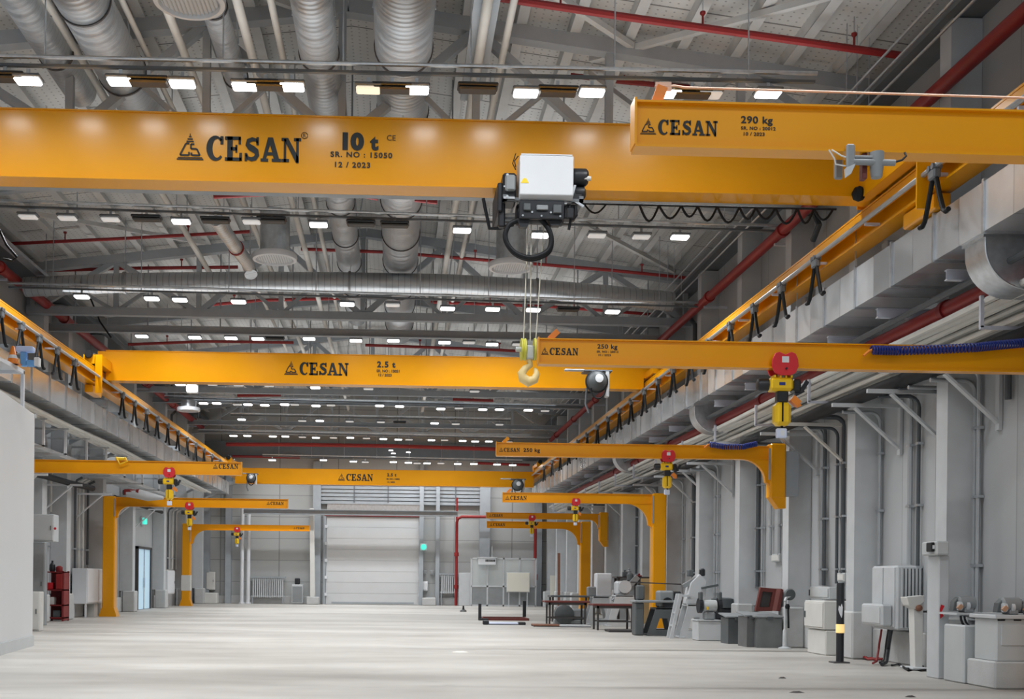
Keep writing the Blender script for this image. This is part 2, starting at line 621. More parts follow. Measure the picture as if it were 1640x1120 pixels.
def text_polys(mb, body, o, size, offset=0.0, ex=(1, 0, 0), ez=(0, 0, 1), spacing=1.0):
    cu = bpy.data.curves.new('txt', 'FONT')
    cu.body = body
    cu.size = size
    cu.offset = offset
    cu.space_character = spacing
    cu.resolution_u = 4
    ob = bpy.data.objects.new('txt', cu)
    me = bpy.data.meshes.new_from_object(ob)
    o, ex, ez = Vector(o), Vector(ex), Vector(ez)
    mb.add([o + ex * v.co.x + ez * v.co.y for v in me.vertices], [tuple(p.vertices) for p in me.polygons])
    bpy.data.objects.remove(ob)
    bpy.data.curves.remove(cu)
    bpy.data.meshes.remove(me)
# ================================================================== the hall itself
XR, XL, YF, YB = 8.5, -10.5, 60.0, -7.0
XC = -0.9                                             # the ridge
HTOP = 9.85                                           # top chord of the trusses at the ridge, above the camera


def roofz(x):
    return CAMZ + HTOP - 0.125 * abs(x - XC)


fm = MB().box(XL - .2, XR + .2, YB, YF + .2, -0.25, 0)
struct('floor', fm, FLOORM, 'pale sealed concrete floor of the whole hall', 'floor')
struct('wall_right', MB().box(XR, XR + .25, YB, YF + .25, 0, 10.3), WALLM, 'long grey panel wall behind the right-hand row of columns', 'wall')
struct('wall_left', MB().box(XL - .25, XL, YB, YF + .25, 0, 10.3), WALLM, 'long grey panel wall behind the left-hand row of columns', 'wall')
struct('wall_far', MB().box(XL - .25, XR + .25, YF, YF + .25, 0, 11.4), FARM, 'grey end wall with the big sectional door in it', 'wall')
dk = MB()
for xe in (XL - .25, XR + .25):
    za, zb = roofz(XC) + .34, roofz(xe) + .34
    dk.add([(XC, YB, za), (xe, YB, zb), (xe, YF + .2, zb), (XC, YF + .2, za), (XC, YB, za + .15), (xe, YB, zb + .15), (xe, YF + .2, zb + .15), (XC, YF + .2, za + .15)],
           [(0, 1, 2, 3), (4, 7, 6, 5), (0, 4, 5, 1), (1, 5, 6, 2), (2, 6, 7, 3), (3, 7, 4, 0)])
struct('ceiling', dk, DECK, 'perforated pale metal roof deck above the trusses', 'roof deck')

# baseboards
struct('baseboard_right', MB().box(8.36, XR, YB, YF, 0, .55, .02), CONC, 'low concrete upstand along the foot of the right wall', 'baseboard')
struct('baseboard_left', MB().box(XL, XL + .12, YB, 45.0, 0, .55, .02), CONC, 'low concrete upstand along the foot of the left wall', 'baseboard')
struct('baseboard_far', MB().box(XL, -3.95, YF - .1, YF, 0, .42, .02).box(1.6, XR, YF - .1, YF, 0, .42, .02), CONC, 'low concrete upstand along the foot of the end wall', 'baseboard')
# eaves box gutters, the pale folded strip where roof and wall meet
struct('trim_1', MB().box(XR - .55, XR - .002, YB, YF, 9.62, 9.78).box(XR - .62, XR - .5, YB, YF, 9.55, 9.66), STEELD, 'dark eaves beam under the roof along the right wall', 'trim')
struct('trim_2', MB().box(XL + .002, XL + .55, YB, YF, 9.62, 9.78).box(XL + .5, XL + .62, YB, YF, 9.55, 9.66), STEELD, 'dark eaves beam under the roof along the left wall', 'trim')
# gable girt above the far pale wall
struct('trim_3', MB().box(XL, XR, YF - .35, YF - .002, 7.75, 8.55), STEELD, 'dark gable beam across the top of the end wall', 'trim')

# ------------------------------------------------------------------ columns
YR = [16.1, 19.4, 22.7, 26.0, 29.5, 33.0, 36.3, 39.5, 42.6, 45.6, 49.0, 52.4, 55.8, 59.2]
for i, y in enumerate(YR):
    c = thing('column', f'grey steel column on a concrete plinth at the right wall, {ORD[i]} from the near end', 'column', (8.27, y, 0), 'columns along the right wall', 'structure')
    m = MB().box(8.03, 8.06, y, y + .34, .8, 9.6).box(8.46, 8.495, y, y + .34, .8, 9.6).box(8.06, 8.46, y + .15, y + .18, .8, 9.6)
    m.box(8.06, 8.46, y, y + .02, .8, 9.6)
    m.build('shaft', GREYL, c)
    MB().box(7.98, 8.36, y - .06, y + .44, 0, .84, .03).build('plinth', CONC, c)
    MB().box(7.16, 8.1, y + .1, y + .3, 6.2, 6.36).bar((8.05, y + .2, 5.6), (7.4, y + .2, 6.22), .12, .1).build('corbel', STEEL, c)
YLc = [21.5, 24.7, 28.0, 32.2, 34.6, 38.8, 43.2, 49.0, 54.0, 58.6]
for i, y in enumerate(YLc):
    c = thing('column', f'grey steel column on a concrete plinth at the left wall, {ORD[i]} from the near end', 'column', (-10.25, y, 0), 'columns along the left wall', 'structure')
    m = MB().box(-10.03, -10.0, y, y + .42, .8, 9.6).box(-10.49, -10.46, y, y + .42, .8, 9.6).box(-10.46, -10.03, y + .2, y + .23, .8, 9.6).box(-10.46, -10.03, y, y + .02, .8, 9.6)
    m.build('shaft', GREYL, c)
    MB().box(-10.36, -9.9, y - .06, y + .5, 0, .8, .03).build('plinth', CONC, c)
    MB().box(-10.1, -8.26, y + .1, y + .3, 6.18, 6.36).bar((-10.02, y + .2, 5.4), (-8.5, y + .2, 6.2), .12, .1).build('corbel', STEEL, c)

# ------------------------------------------------------------------ roof trusses
TY = [19.4, 32.0, 45.0, 57.6]
tn = ['nearest arched roof truss, the one above the largest yellow crane', 'arched grey roof truss between the first and second yellow cranes', 'arched grey roof truss just beyond the second yellow crane',
      'farthest arched grey roof truss, close to the end wall']
for i, y in enumerate(TY):
    t = thing('roof_truss', tn[i], 'truss', (XC, y, 9), 'roof trusses')
    zb = CAMZ + 7.5
    m = MB()
    for xe in (XL + .1, XR - .1):
        m.bar((XC, y, roofz(XC)), (xe, y, roofz(xe)), .24, .24)
    m.build('top_chord', STEEL, t)
    MB().box(XL + .1, XR - .1, y - .11, y + .11, zb - .12, zb + .1).build('bottom_chord', STEEL, t)
    nodes = [XL + .25 + (XR - XL - .5) * k / 8 for k in range(9)]
    for k, x in enumerate(nodes):
        MB().bar((x, y, zb), (x, y, roofz(x) - .05), .13, .13, (0, 1, 0)).build('vertical', STEEL, t)
    for k in range(8):
        a, b = nodes[k], nodes[k + 1]
        if k % 2 == 0:
            MB().bar((a, y, zb), (b, y, roofz(b) - .05), .15, .15, (0, 1, 0)).build('diagonal', STEEL, t)
        else:
            MB().bar((a, y, roofz(a) - .05), (b, y, zb), .15, .15, (0, 1, 0)).build('diagonal', STEEL, t)
        xm = (a + b) / 2
        MB().bar((xm, y, (zb + roofz(xm)) / 2), (b if k % 2 == 0 else a, y, zb), .09, .09, (0, 1, 0)).build('sub_diagonal', STEEL, t)
# light arched frames half-way between the trusses
for i, (y, lab) in enumerate(((25.6, 'slim arched roof rib behind the largest yellow crane'), (38.5, 'slim arched roof rib above the second yellow crane'), (51.3, 'slim arched roof rib before the end wall'))):
    t = thing('roof_rib', lab, 'roof rib', (XC, y, 9), 'slim arched roof ribs')
    m = MB()
    for xe in (XL + .1, XR - .1):
        m.bar((XC, y, roofz(XC) - .1), (xe, y, roofz(xe) - .1), .2, .3)
    m.build('rafter', STEEL, t)
# straight tie beams
for y, h, s, lab in ((22.2, 7.58, .2, 'straight grey tie beam just behind the largest crane'), (33.5, 7.25, .18, 'straight grey tie beam before the second yellow crane'),
                     (40.5, 7.5, .16, 'straight grey tie beam just beyond the second yellow crane'), (48.3, 7.5, .2, 'straight grey tie beam far down the roof, behind the sixth lamp row'),
                     (54.3, 7.4, .2, 'straight grey tie beam near the end wall, before the last lamp rows')):
    t = thing('tie_beam', lab, 'beam', (XC, y, CAMZ + h), 'tie beams across the roof')
    MB().box(XL + .1, XR - .1, y - s / 2, y + s / 2, CAMZ + h - .02, CAMZ + h).box(XL + .1, XR - .1, y - s / 2, y + s / 2, CAMZ + h + .18, CAMZ + h + .2).box(XL + .1, XR - .1, y - .015, y + .015, CAMZ + h, CAMZ + h + .18).build('profile', STEEL, t)
    for k in range(9):
        x = clear_x(XL + 1 + (XR - XL - 2) * k / 8, y)
        MB().tube([(x, y, CAMZ + h + .2), (x, y, roofz(x) + .3)], .02, 6).build('hanger', STEEL, t)

# purlins under the deck, and the roof bracing
px = [XL + .45 + .93 * k for k in range(20)]
proto = None
for i, x in enumerate(px):
    if abs(x - XC) < .2:
        x += .3
    z = roofz(x)
    m = MB()
    m.box(x - .05, x + .05, YB, YF, z + .13, z + .35).box(x - .05, x + .13, YB, YF, z + .12, z + .14)
    o = m.build('roof_purlin', PUR)
    tag(o, f'pale roof purlin under the deck, {ORD[i]} from the left wall', 'purlin', 'roof purlins')
for i, (x0, y0, x1, y1, lab) in enumerate((
        (1.2, 17.0, 4.0, 19.3, 'pale diagonal brace under the deck beside the big spiral duct'), (6.9, 16.5, 3.4, 20.0, 'pale diagonal brace under the deck, upper right near the red sprinkler branch'),
        (3.4, 20.5, 7.9, 25.0, 'pale diagonal brace under the deck behind the short upper jib crane'), (-4.2, 17.0, -1.8, 19.3, 'pale diagonal brace under the deck between two spiral ducts'),
        (3.0, 27.0, 7.8, 31.5, 'pale diagonal brace under the deck right of the hoist'), (-9.8, 27.0, -5.4, 31.5, 'pale diagonal brace under the deck at the left eaves'))):
    o = MB().bar((x0, y0, roofz(x0) + .05), (x1, y1, roofz(x1) + .05), .1, .1).build('roof_brace', PUR)
    tag(o, lab, 'brace', 'diagonal roof braces')

# ------------------------------------------------------------------ far wall
D = 59.88
def fx(u):
    return at(u, 930, y=D).x
def fz(v, u=640):
    return at(u, v, y=D).z
dx0, dx1, dz = fx(522), fx(672), fz(828, 600)
d = MB()
for k in range(8):
    za, zb = dz * k / 8, dz * (k + 1) / 8 - .004
    d.box(dx0, dx1, D - .05, D + .06, za + .004, zb, .006)
d.box(dx0 + .02, dx1 - .02, D - .02, D + .05, 0.005, dz)
door = struct('door_1', d, SHUT, 'large closed pale sectional door in the end wall', 'door')
MB().box(dx0 - .16, dx0 - .01, D - .12, D + .11, 0, dz + .12).box(dx1 + .01, dx1 + .16, D - .12, D + .11, 0, dz + .12).build('door_frame', STEEL, door)
MB().box(dx0 - .1, dx1 + .1, D - .14, D + .1, dz + .01, dz + .1).build('head_strip', REDD, door)
for k in range(5):
    for x in (dx0, dx1):
        MB().box(x - .07, x + .07, D - .15, D - .05, dz * (k + .5) / 5.2, dz * (k + .5) / 5.2 + .16).build('roller_hinge', WHT, door)
MB().box(dx0 + .3, dx1 - .3, D - .07, D - .05, .05, .14).build('bottom_rail', STEEL, door)
# louvred glazing band over the door
wz0, wz1 = fz(806, 600), fz(776, 600)
w = MB()
wx0, wx1 = fx(512), fx(782)
w.box(wx0, wx1, D - .02, D + .1, wz0, wz1)
win = struct('window_1', w, mat('grey blue window pane', (0.26, 0.32, 0.36), 0.15), 'band of louvred glazing above the sectional door', 'window')
for k in range(6):
    z = wz0 + (wz1 - wz0) * k / 5
    MB().box(wx0, wx1, D - .14, D - .02, z - .075, z + .075).build('slat', STEEL, win)
for k in range(6):
    x = wx0 + (wx1 - wx0) * k / 5
    MB().box(x - .04, x + .04, D - .16, D - .02, wz0, wz1 + .06).build('mullion', STEELD, win)
MB().box(fx(523), fx(672), D - .1, D + .1, fz(818, 600), fz(807, 600)).build('sheet_apron', GALV, win)
# cross beam and posts standing before the end wall
b0, b1 = at(390, 819, y=58.6), at(733, 824, y=58.6)
t = thing('wall_beam', 'long grey steel beam across the end wall at door-head height', 'beam', (b0.x, 58.6, 4.8))
zc = (b0.z + b1.z) / 2
MB().box(b0.x, b1.x, 58.5, 58.72, zc - .14, zc - .11).box(b0.x, b1.x, 58.5, 58.72, zc + .11, zc + .14).box(b0.x, b1.x, 58.6, 58.63, zc - .11, zc + .11).build('profile', STEEL, t)
for u, wd, v, nm in ((507, .42, 742, 'dark grey post beside the sectional door, on its left'), (674, .22, 742, 'grey post beside the sectional door, on its right'), (700, .2, 775, 'thin grey post between the door and the first red riser'),
                 (775, .55, 752, 'wide grey post behind the glazed cabin sign'), (861, .35, 800, 'grey corner post at the far right of the end wall'), (330, .4, 752, 'grey post in the left corner of the end wall'),
                 (366, .3, 752, 'grey post left of the two white pipes')):
    x = fx(u)
    o = MB().box(x - wd / 2, x + wd / 2, D - .28, D - .25, 0, fz(v)).box(x - wd / 2, x + wd / 2, D - .03, D + .1, 0, fz(v)).box(x - .03, x + .03, D - .25, D - .03, 0, fz(v)).build('wall_post', STEEL)
    tag(o, nm, 'post', 'posts of the end wall', 'structure')
x = fx(503)
o = MB().add([(x - .13, 58.9, 0), (x + .13, 58.9, 0), (x + .13, 59.2, 0), (x - .13, 59.2, 0), (x - .2, 58.9, fz(818)), (x + .02, 58.9, fz(818)), (x + .02, 59.2, fz(818)), (x - .2, 59.2, fz(818))],
             [(0, 1, 2, 3), (4, 5, 6, 7), (0, 1, 5, 4), (1, 2, 6, 5), (2, 3, 7, 6), (3, 0, 4, 7)]).build('wall_post', CREAM, bevel=.02)
tag(o, 'cream post standing left of the sectional door', 'post', None, 'structure')
for x0, x1, nm in ((494, 513, 'low concrete block at the foot of the cream post'), (676, 697, 'low concrete block right of the sectional door')):
    o = MB().box(fx(x0), fx(x1), 58.7, 59.5, 0, .4, .03).build('concrete_block', CONC)
    tag(o, nm, 'block', 'concrete blocks by the sectional door')
for u, nm in ((389, 'left one of two white pipes running up the end wall'), (399, 'right one of two white pipes running up the end wall')):
    t = thing('wall_pipe', nm, 'pipe', (fx(u), 59.5, 0), 'white pipes of the end wall')
    x = fx(u)
    MB().tube([(x, 59.5, .02), (x, 59.5, 5.0)], .1, 12).build('pipe', WHT, t)
    MB().lathe([(.16, .0), (.16, .06), (.1, .07)], (x, 59.5, 0)).build('floor_collar', WHT, t)
# red sprinkler risers
t = thing('red_riser', 'red pipe rising beside the grey slab right of the sectional door, bending right', 'pipe', (fx(731), 59.0, 0), 'red risers of the end wall')
za = at(731, 828, y=59.0).z
x, x2 = at(731, 900, y=59).x, at(872, 828, y=59).x
zb = at(872, 829, y=59).z
MB().tube([(x, 59, 0.01), (x, 59, za - .3), (x + .06, 59, za - .1), (x + .25, 59, za), (x2, 59, zb)], .08, 10).build('pipe', REDP, t)
MB().tube([(x, 59, za - .2), (x, 59, za + 1.0)], .05, 8).build('branch', REDP, t)
for z in (1.0, 2.7):
    MB().lathe([(.12, -.1), (.12, .1)], (x, 59, z)).build('coupling', REDP, t)
t = thing('red_riser', 'red pipe rising at the far right end of the end wall', 'pipe', (fx(857), 59.2, 0), 'red risers of the end wall')
x = at(857, 900, y=59.2).x
MB().tube([(x, 59.2, 0.01), (x, 59.2, 4.4)], .085, 10).build('pipe', REDP, t)
MB().lathe([(.13, -.15), (.13, .15)], (x, 59.2, 1.55)).build('coupling', REDP, t)
o = MB().tube([at(362, 712, y=57.7), at(480, 712.5, y=57.7), at(620, 714.5, y=57.7), at(800, 720, y=57.7)], .1, 10).build('sprinkler_main', REDP)
tag(o, 'red sprinkler main crossing the roof just before the end wall', 'pipe')
o = MB().tube([at(372, 731, y=59.4), at(480, 733, y=59.4)], .07, 8).build('sprinkler_pipe', REDP)
tag(o, 'short red pipe high on the end wall, upper left corner', 'pipe')
o = MB().tube([at(765, 742, y=59.4), at(848, 745, y=59.4)], .07, 8).build('sprinkler_pipe', REDP)
tag(o, 'short red pipe high on the end wall, upper right corner', 'pipe')


# radiators
def radiator(u0, u1, v0, v1, lab):
    x0, x1, z0, z1 = fx(u0), fx(u1), fz(v1, u0), fz(v0, u0)
    t = thing('radiator', lab, 'radiator', ((x0 + x1) / 2, 59.7, 0), 'radiators on the end wall')
    n = int((x1 - x0) / .105)
    for k in range(n):
        x = x0 + (x1 - x0) * (k + .5) / n
        MB().box(x - .035, x + .035, 59.6, 59.76, z0, z1, .015).build('fin', GREYL, t)
    MB().box(x0 - .05, x1 + .05, 59.63, 59.73, z0 + .04, z0 + .1).box(x0 - .05, x1 + .05, 59.63, 59.73, z1 - .1, z1 - .04).build('header', GREYL, t)
    MB().box(x0 - .1, x1 + .1, 59.55, 59.86, z1 + .01, z1 + .08).build('cover', STEEL, t)
    MB().box(x0, x0 + .05, 59.62, 59.7, 0, z0 + .05).box(x1 - .05, x1, 59.62, 59.7, 0, z0 + .05).build('foot', STEEL, t)


radiator(405, 455, 926, 957, 'wide grey radiator at the end wall, left of the sectional door')
radiator(706, 733, 921, 951, 'narrow grey radiator at the end wall, right of the sectional door')
x0, x1 = fx(469), fx(487)
t = thing('floor_cabinet', 'small grey cabinet with a black device on top, beside the wide radiator', 'cabinet', ((x0 + x1) / 2, 59.4, 0))
MB().box(x0, x1, 59.2, 59.7, .03, fz(938), .03).build('body', GREYL, t)
MB().box(x0 + .05, x1 - .05, 59.18, 59.2, .1, fz(941), .01).build('front_panel', GREY, t)
MB().box(x0 + .15, x0 + .42, 59.3, 59.5, fz(938), fz(928), .04).build('device', BLK, t)
# grey slab door leaf and small boxes near the riser
o = MB().box(fx(733), fx(752), 58.7, 58.78, .02, fz(917), .01).build('metal_sheet', GREYL)
tag(o, 'tall pale grey sheet leaning upright beside the red riser', 'sheet')
for u0, u1, v0, v1, m_, nm in ((676, 683, 913, 920, GREY, 'small dark switch box right of the sectional door, on the left'), (688, 695, 913, 921, GREY, 'small dark switch box right of the sectional door, on the right'),
                               (674, 685, 931, 946, WHT, 'small white box low on the end wall beside the sectional door')):
    t = thing('switch_box', nm, 'switch', (fx(u0), 59.8, fz(v1)))
    MB().box(fx(u0), fx(u1), 59.74, 59.9, fz(v1), fz(v0), .02).build('housing', m_, t)
    MB().box(fx(u0) + .05, fx(u1) - .05, 59.725, 59.745, fz(v1) + .06, fz(v0) - .06, .01).build('cover', m_, t)
for u, v, y, x_, nm in ((678.5, 876.5, 59.5, None, 'green round exit light right of the sectional door'), (231, 835, None, -10.38, 'green exit light above the glazed side door')):
    p = at(u, v, y=y, x=x_)
    t = thing('exit_light', nm, 'exit light', p, 'green exit lights')
    if x_ is None:
        MB().lathe([(.0, -.06), (.13, -.05), (.15, 0.0), (.15, .06)], p, 'y').build('lens', GREENL, t)
        MB().bar((p.x, p.y + .1, p.z), (p.x, 59.9, p.z), .05).build('wall_arm', STEELD, t)
        MB().box(p.x - .18, p.x + .18, p.y + .06, p.y + .1, p.z - .18, p.z + .18, .01).build('back_plate', WHT, t)
    else:
        MB().box(p.x - .02, p.x + .08, p.y - .22, p.y + .22, p.z - .13, p.z + .13, .03).build('lens', GREENL, t)
        MB().box(p.x - .12, p.x - .02, p.y - .25, p.y + .25, p.z - .16, p.z + .16, .01).build('back_plate', WHT, t)

# glazed cabin in the far right corner with sign and board
cx0, cx1 = fx(752), fx(853)
t = thing('glazed_cabin', 'glazed partition booth in the right corner of the end wall', 'booth', ((cx0 + cx1) / 2, 58.8, 0))
zt = fz(893)
for k in range(5):
    x = cx0 + (cx1 - cx0) * k / 4
    MB().box(x - .04, x + .04, 58.5, 58.58, 0, zt).build('post', GREYL, t)
for z in (.0, 1.0, zt - .08):
    MB().box(cx0, cx1, 58.5, 58.58, z, z + .08).build('rail', GREYL, t)
MB().box(cx0, cx1, 58.52, 58.56, .08, 1.0).build('lower_panel', GREY, t)
MB().box(cx0, cx1, 58.535, 58.545, 1.08, zt - .08).build('glass', GLASS, t)
p0, p1 = at(766, 905, y=58.4), at(794, 894, y=58.4)
t = thing('hanging_sign', 'small white sign box with dark lettering over the glazed booth', 'sign', ((p0.x + p1.x) / 2, 58.35, p0.z))
MB().box(p0.x, p1.x, 58.25, 58.45, p0.z, p1.z, .02).build('sign_box', WHT, t)
MB().box(p0.x - .06, p1.x + .06, 58.2, 58.5, p1.z, p1.z + .04).build('cap', WHT, t)
m = MB()
for k in range(7):
    m.flat([rect(0, 0, .07, .15)], (p0.x + .36 + k * .075, 58.245, p0.z + .16), (1, 0, 0), (0, 0, 1), .8)
m.build('lettering', INK, t)
MB().bar((p1.x - .2, 58.35, p1.z + .04), (p1.x - .2, 58.35, p1.z + .6), .03).build('hanger', GREYL, t)
p0, p1 = at(812, 948, y=58.2), at(848, 918, y=58.2)
t = thing('notice_board', 'cream board on a stand before the glazed booth', 'board', ((p0.x + p1.x) / 2, 58.2, 0))
MB().box(p0.x, p1.x, 58.15, 58.2, p0.z, p1.z, .01).build('panel', BOARD, t)
MB().box(p0.x - .03, p1.x + .03, 58.2, 58.24, p0.z - .03, p1.z + .03).build('frame', GREYL, t)
for x in (p0.x + .1, p1.x - .1):
    MB().bar((x, 58.26, 0), (x, 58.26, p0.z + .1), .05).build('leg', GREYL, t)
    MB().box(x - .03, x + .03, 58.0, 58.5, 0, .04).build('foot', GREYL, t)
# ================================================================== services under the roof
ROWS = [  # (depth, [lit (u, v)], [dim], [warm], [dark])
    ('nearest visible row', 16.6, [(45, 132), (193, 133), (292, 137), (392, 141), (467, 142), (667, 147), (842, 152), (948, 151), (1072, 153), (1230, 153)], [(1136, 154)], [(590, 146)], [(8, 128), (238, 135), (425, 141), (628, 146), (765, 146), (893, 151), (1108, 154)]),
    ('second row, under the largest crane', 23.2, [(290, 357), (510, 362), (740, 371), (865, 379), (1089, 382)], [(45, 349), (108, 351), (177, 353), (403, 357), (956, 379), (1027, 381)], [], [(235, 353), (345, 356), (435, 356), (578, 361), (632, 363)]),
    ('third row, behind the round diffusers', 29.0, [(131, 477), (243, 480), (288, 482), (382, 485), (556, 489), (717, 496), (789, 497), (854, 498), (981, 501)], [(629, 490)], [], [(910, 498)]),
    ('fourth row, above the middle crane', 34.4, [(227, 540), (312, 542), (370, 543), (413, 544), (495, 544), (570, 547), (630, 547), (712, 550), (788, 553)], [(751, 550), (830, 553)], [], [(440, 544)]),
    ('fifth row, under the middle crane', 42.4, [(289, 617), (505, 622)], [(340, 617), (382, 618), (431, 619), (590, 624), (760, 628)], [], []),
    ('sixth row from the front', 47.5, [(326, 647), (347, 647), (397, 649), (424, 650), (456, 649), (506, 651), (608, 651), (640, 652), (706, 656), (773, 657), (800, 657), (846, 658)], [(380, 649), (472, 649), (530, 650), (735, 655), (873, 659)], [], []),
    ('seventh row from the front', 52.3, [(387, 673), (512, 675), (696, 679)], [(484, 675), (560, 676), (610, 677), (730, 680), (800, 681)], [], [(640, 678)]),
    ('eighth row, above the far red main', 56.6, [(374, 699), (396, 699), (437, 700), (457, 700), (506, 702), (561, 702), (614, 704), (638, 705), (691, 706), (741, 707), (761, 708), (783, 708)], [(484, 701), (534, 702), (587, 703), (655, 705), (712, 706), (815, 709)], [], []),
    ('last row before the end wall', 58.6, [(436, 738), (518, 738), (566, 740), (630, 741), (654, 742), (684, 743), (733, 744), (759, 744), (796, 745), (821, 746)], [(585, 741), (668, 743), (706, 743)], [], []),
]
LIT = []
ROWS.append(('row overhead, mirrored in the largest crane', 13.6, [(u, 0) for u in (-163, -50, 35, 148, 246, 336, 512, 672, 770, 928, 1010)], [], [], []))


def lamp_proto(kind):
    m_ = {'lit': LAMP, 'dim': LAMPD, 'warm': LAMPW, 'dark': LAMPO}[kind]
    t = thing('roof_lamp', '-', 'lamp', (0, 0, 0))
    wd = .56 if kind == 'dark' else .36
    MB().box(-wd / 2 - .02, wd / 2 + .02, -.13, .13, .04, .09, .015).build('housing', STEELD if kind != 'dark' else BLK, t)
    MB().box(-wd / 2, wd / 2, -.11, .11, -.01, .04, .02).build('diffuser', m_, t)
    MB().bar((0, 0, .09), (0, 0, .2), .05, .02).build('bracket', GALV, t)
    return t


protos = {}
KN = {'lit': 'lit white', 'dim': 'faintly glowing', 'warm': 'warm dim', 'dark': 'unlit dark'}
for ri, (rn, Y, lit, dim, warm, dark) in enumerate(ROWS):
    zs = []
    for kind, lst in (('lit', lit), ('dim', dim), ('warm', warm), ('dark', dark)):
        for i, (u, v) in enumerate(sorted(lst)):
            p = at(u, v, y=Y) if rn[4:12] != 'overhead' else Vector(((u - 633) * 18.6 / F, Y, CAMZ + 7.4))
            zs.append(p)
            if kind not in protos:
                protos[kind] = o = lamp_proto(kind)
            else:
                o = copy_tree(protos[kind])
            o.location = p
            if kind in ('lit', 'warm', 'dim'):
                LIT.append((ri, p, kind, len(lit)))
            which = ORD[i] + ' from the left' if len(lst) > 1 else 'the only one'
            tag(o, f'{KN[kind]} roof lamp, {ORD[i]} such from the left, {rn}' if len(lst) > 1 else f'{KN[kind]} roof lamp, only one such in its row, {rn}', 'lamp', 'roof lamps in rows')
    # the tray the row hangs from
    p0, p1 = min(zs, key=lambda p: p.x), max(zs, key=lambda p: p.x)
    sl = (p1.z - p0.z) / (p1.x - p0.x)

    def tz(x):
        return p0.z + sl * (x - p0.x)
    xa, xb = (XL + .6, XR - .6) if ri in (0, 1, 2, 3, 5, 7) else (p0.x - .5, p1.x + .5)
    if ri == 0:
        xb = 6.2
    t = thing('lamp_rail', f'galvanised rail carrying the roof lamps of the {rn}', 'rail', (0, Y, tz(0) + .3), 'rails of the roof lamps')
    MB().bar((xa, Y, tz(xa) + .215), (xb, Y, tz(xb) + .215), .06, .04).build('channel', STEELD, t)
    MB().tube([(xa, Y - .1, tz(xa) + .30), (xb, Y - .1, tz(xb) + .30)], .032, 8).build('conduit', GALV, t)
    for k in range(8):
        x = clear_x(xa + (xb - xa) * (k + .5) / 8, Y)
        MB().tube([(x, Y, tz(x) + .22), (x, Y, roofz(x) + .2)], .012, 5).build('hanger', GALV, t)

# hanging floodlight and lamp clusters over the end wall
p = at(307, 622, y=41.0)
t = thing('hanging_floodlight', 'square bright floodlight hanging left under the second crane', 'floodlight', p)
MB().box(p.x - .19, p.x + .19, p.y - .06, p.y + .1, p.z - .13, p.z + .13, .04).build('lens', LAMP, t)
MB().box(p.x - .22, p.x + .22, p.y + .1, p.y + .25, p.z - .16, p.z + .16, .03).build('housing', GREYL, t)
MB().bar((p.x, p.y + .18, p.z + .15), (p.x, p.y + .18, p.z + .9), .03).build('stem', GREYL, t)
for u, v, nm in ((626, 722, 'tiny bright lamp over the end wall, upper of a left pair'), (630, 727, 'tiny bright lamp over the end wall, lower of a left pair'), (654, 725, 'tiny bright lamp over the end wall, right of the pair')):
    p = at(u, v, y=58.4)
    o = copy_tree(protos['lit'])
    o.location = p
    o.scale = (.62, .62, .62)
    tag(o, nm, 'lamp', 'tiny lamps over the end wall')


# ------------------------------------------------------------------ spiral ducts running along the hall
def spiral(x, h, r, y0, y1, lab, rings, endcap=True):
    z = CAMZ + h
    t = thing('spiral_duct', lab, 'duct', (x, (y0 + y1) / 2, z), 'spiral ducts along the roof')
    pr = [(r, y0)]
    pr.append((r, y1))
    MB().lathe([(0.001, y1 + r * .35), (r * .7, y1 + r * .3), (r * .93, y1 + r * .12), (r, y1), (r, y0)], (x, 0, z), 'y', 36).build('duct_pipe', SPIRAL, t)
    y = rings
    while y < y1:
        MB().lathe([(r + .002, y - .02), (r + .018, y - .02), (r + .018, y + .02), (r + .002, y + .02)], (x, 0, z), 'y', 36).build('joint_ring', DARKST, t)
        y += 2.4
    y = rings + 1.2
    while y < y1:
        MB().tube([(x - r - .01, y, z), (x - r * .7, y, roofz(x) + .1)], .012, 5).tube([(x + r + .01, y, z), (x + r * .7, y, roofz(x) + .1)], .012, 5).build('hanger', GALV, t)
        y += 4.8
    return t


spiral(.05, 8.55, .46, 3.0, 38.5, 'largest spiral duct, running along the middle of the roof', 15.6)
spiral(-1.32, 8.55, .315, 3.0, 36.5, 'medium spiral duct just left of the largest one', 15.9)
spiral(-4.72, 8.6, .40, 3.0, 21.5, 'big spiral duct high on the left, ending behind the largest crane', 16.9)
spiral(-5.75, 8.75, .28, 3.0, 20.5, 'dark narrow spiral duct left of the big left one', 16.6)
spiral(-2.86, 8.75, .20, 12.0, 21.5, 'slim spiral duct beside the near round air diffuser', 17.3)
t = thing('spiral_duct', 'slim duct with a bent end, left of the second round air diffuser', 'duct', (-4.1, 26, CAMZ + 8.3), 'spiral ducts along the roof')
MB().tube([at(345, 350, y=23.8), at(378, 397, y=25.9), at(396, 420, y=27.3), at(400, 431, y=27.7), at(402, 440, y=27.6)], .16, 14).build('duct_pipe', SPIRAL, t)
q = at(378, 397, y=25.9)
MB().lathe([(.165, -.03), (.18, -.03), (.18, .03), (.165, .03)], q, 'y').build('joint_ring', REDP, t)
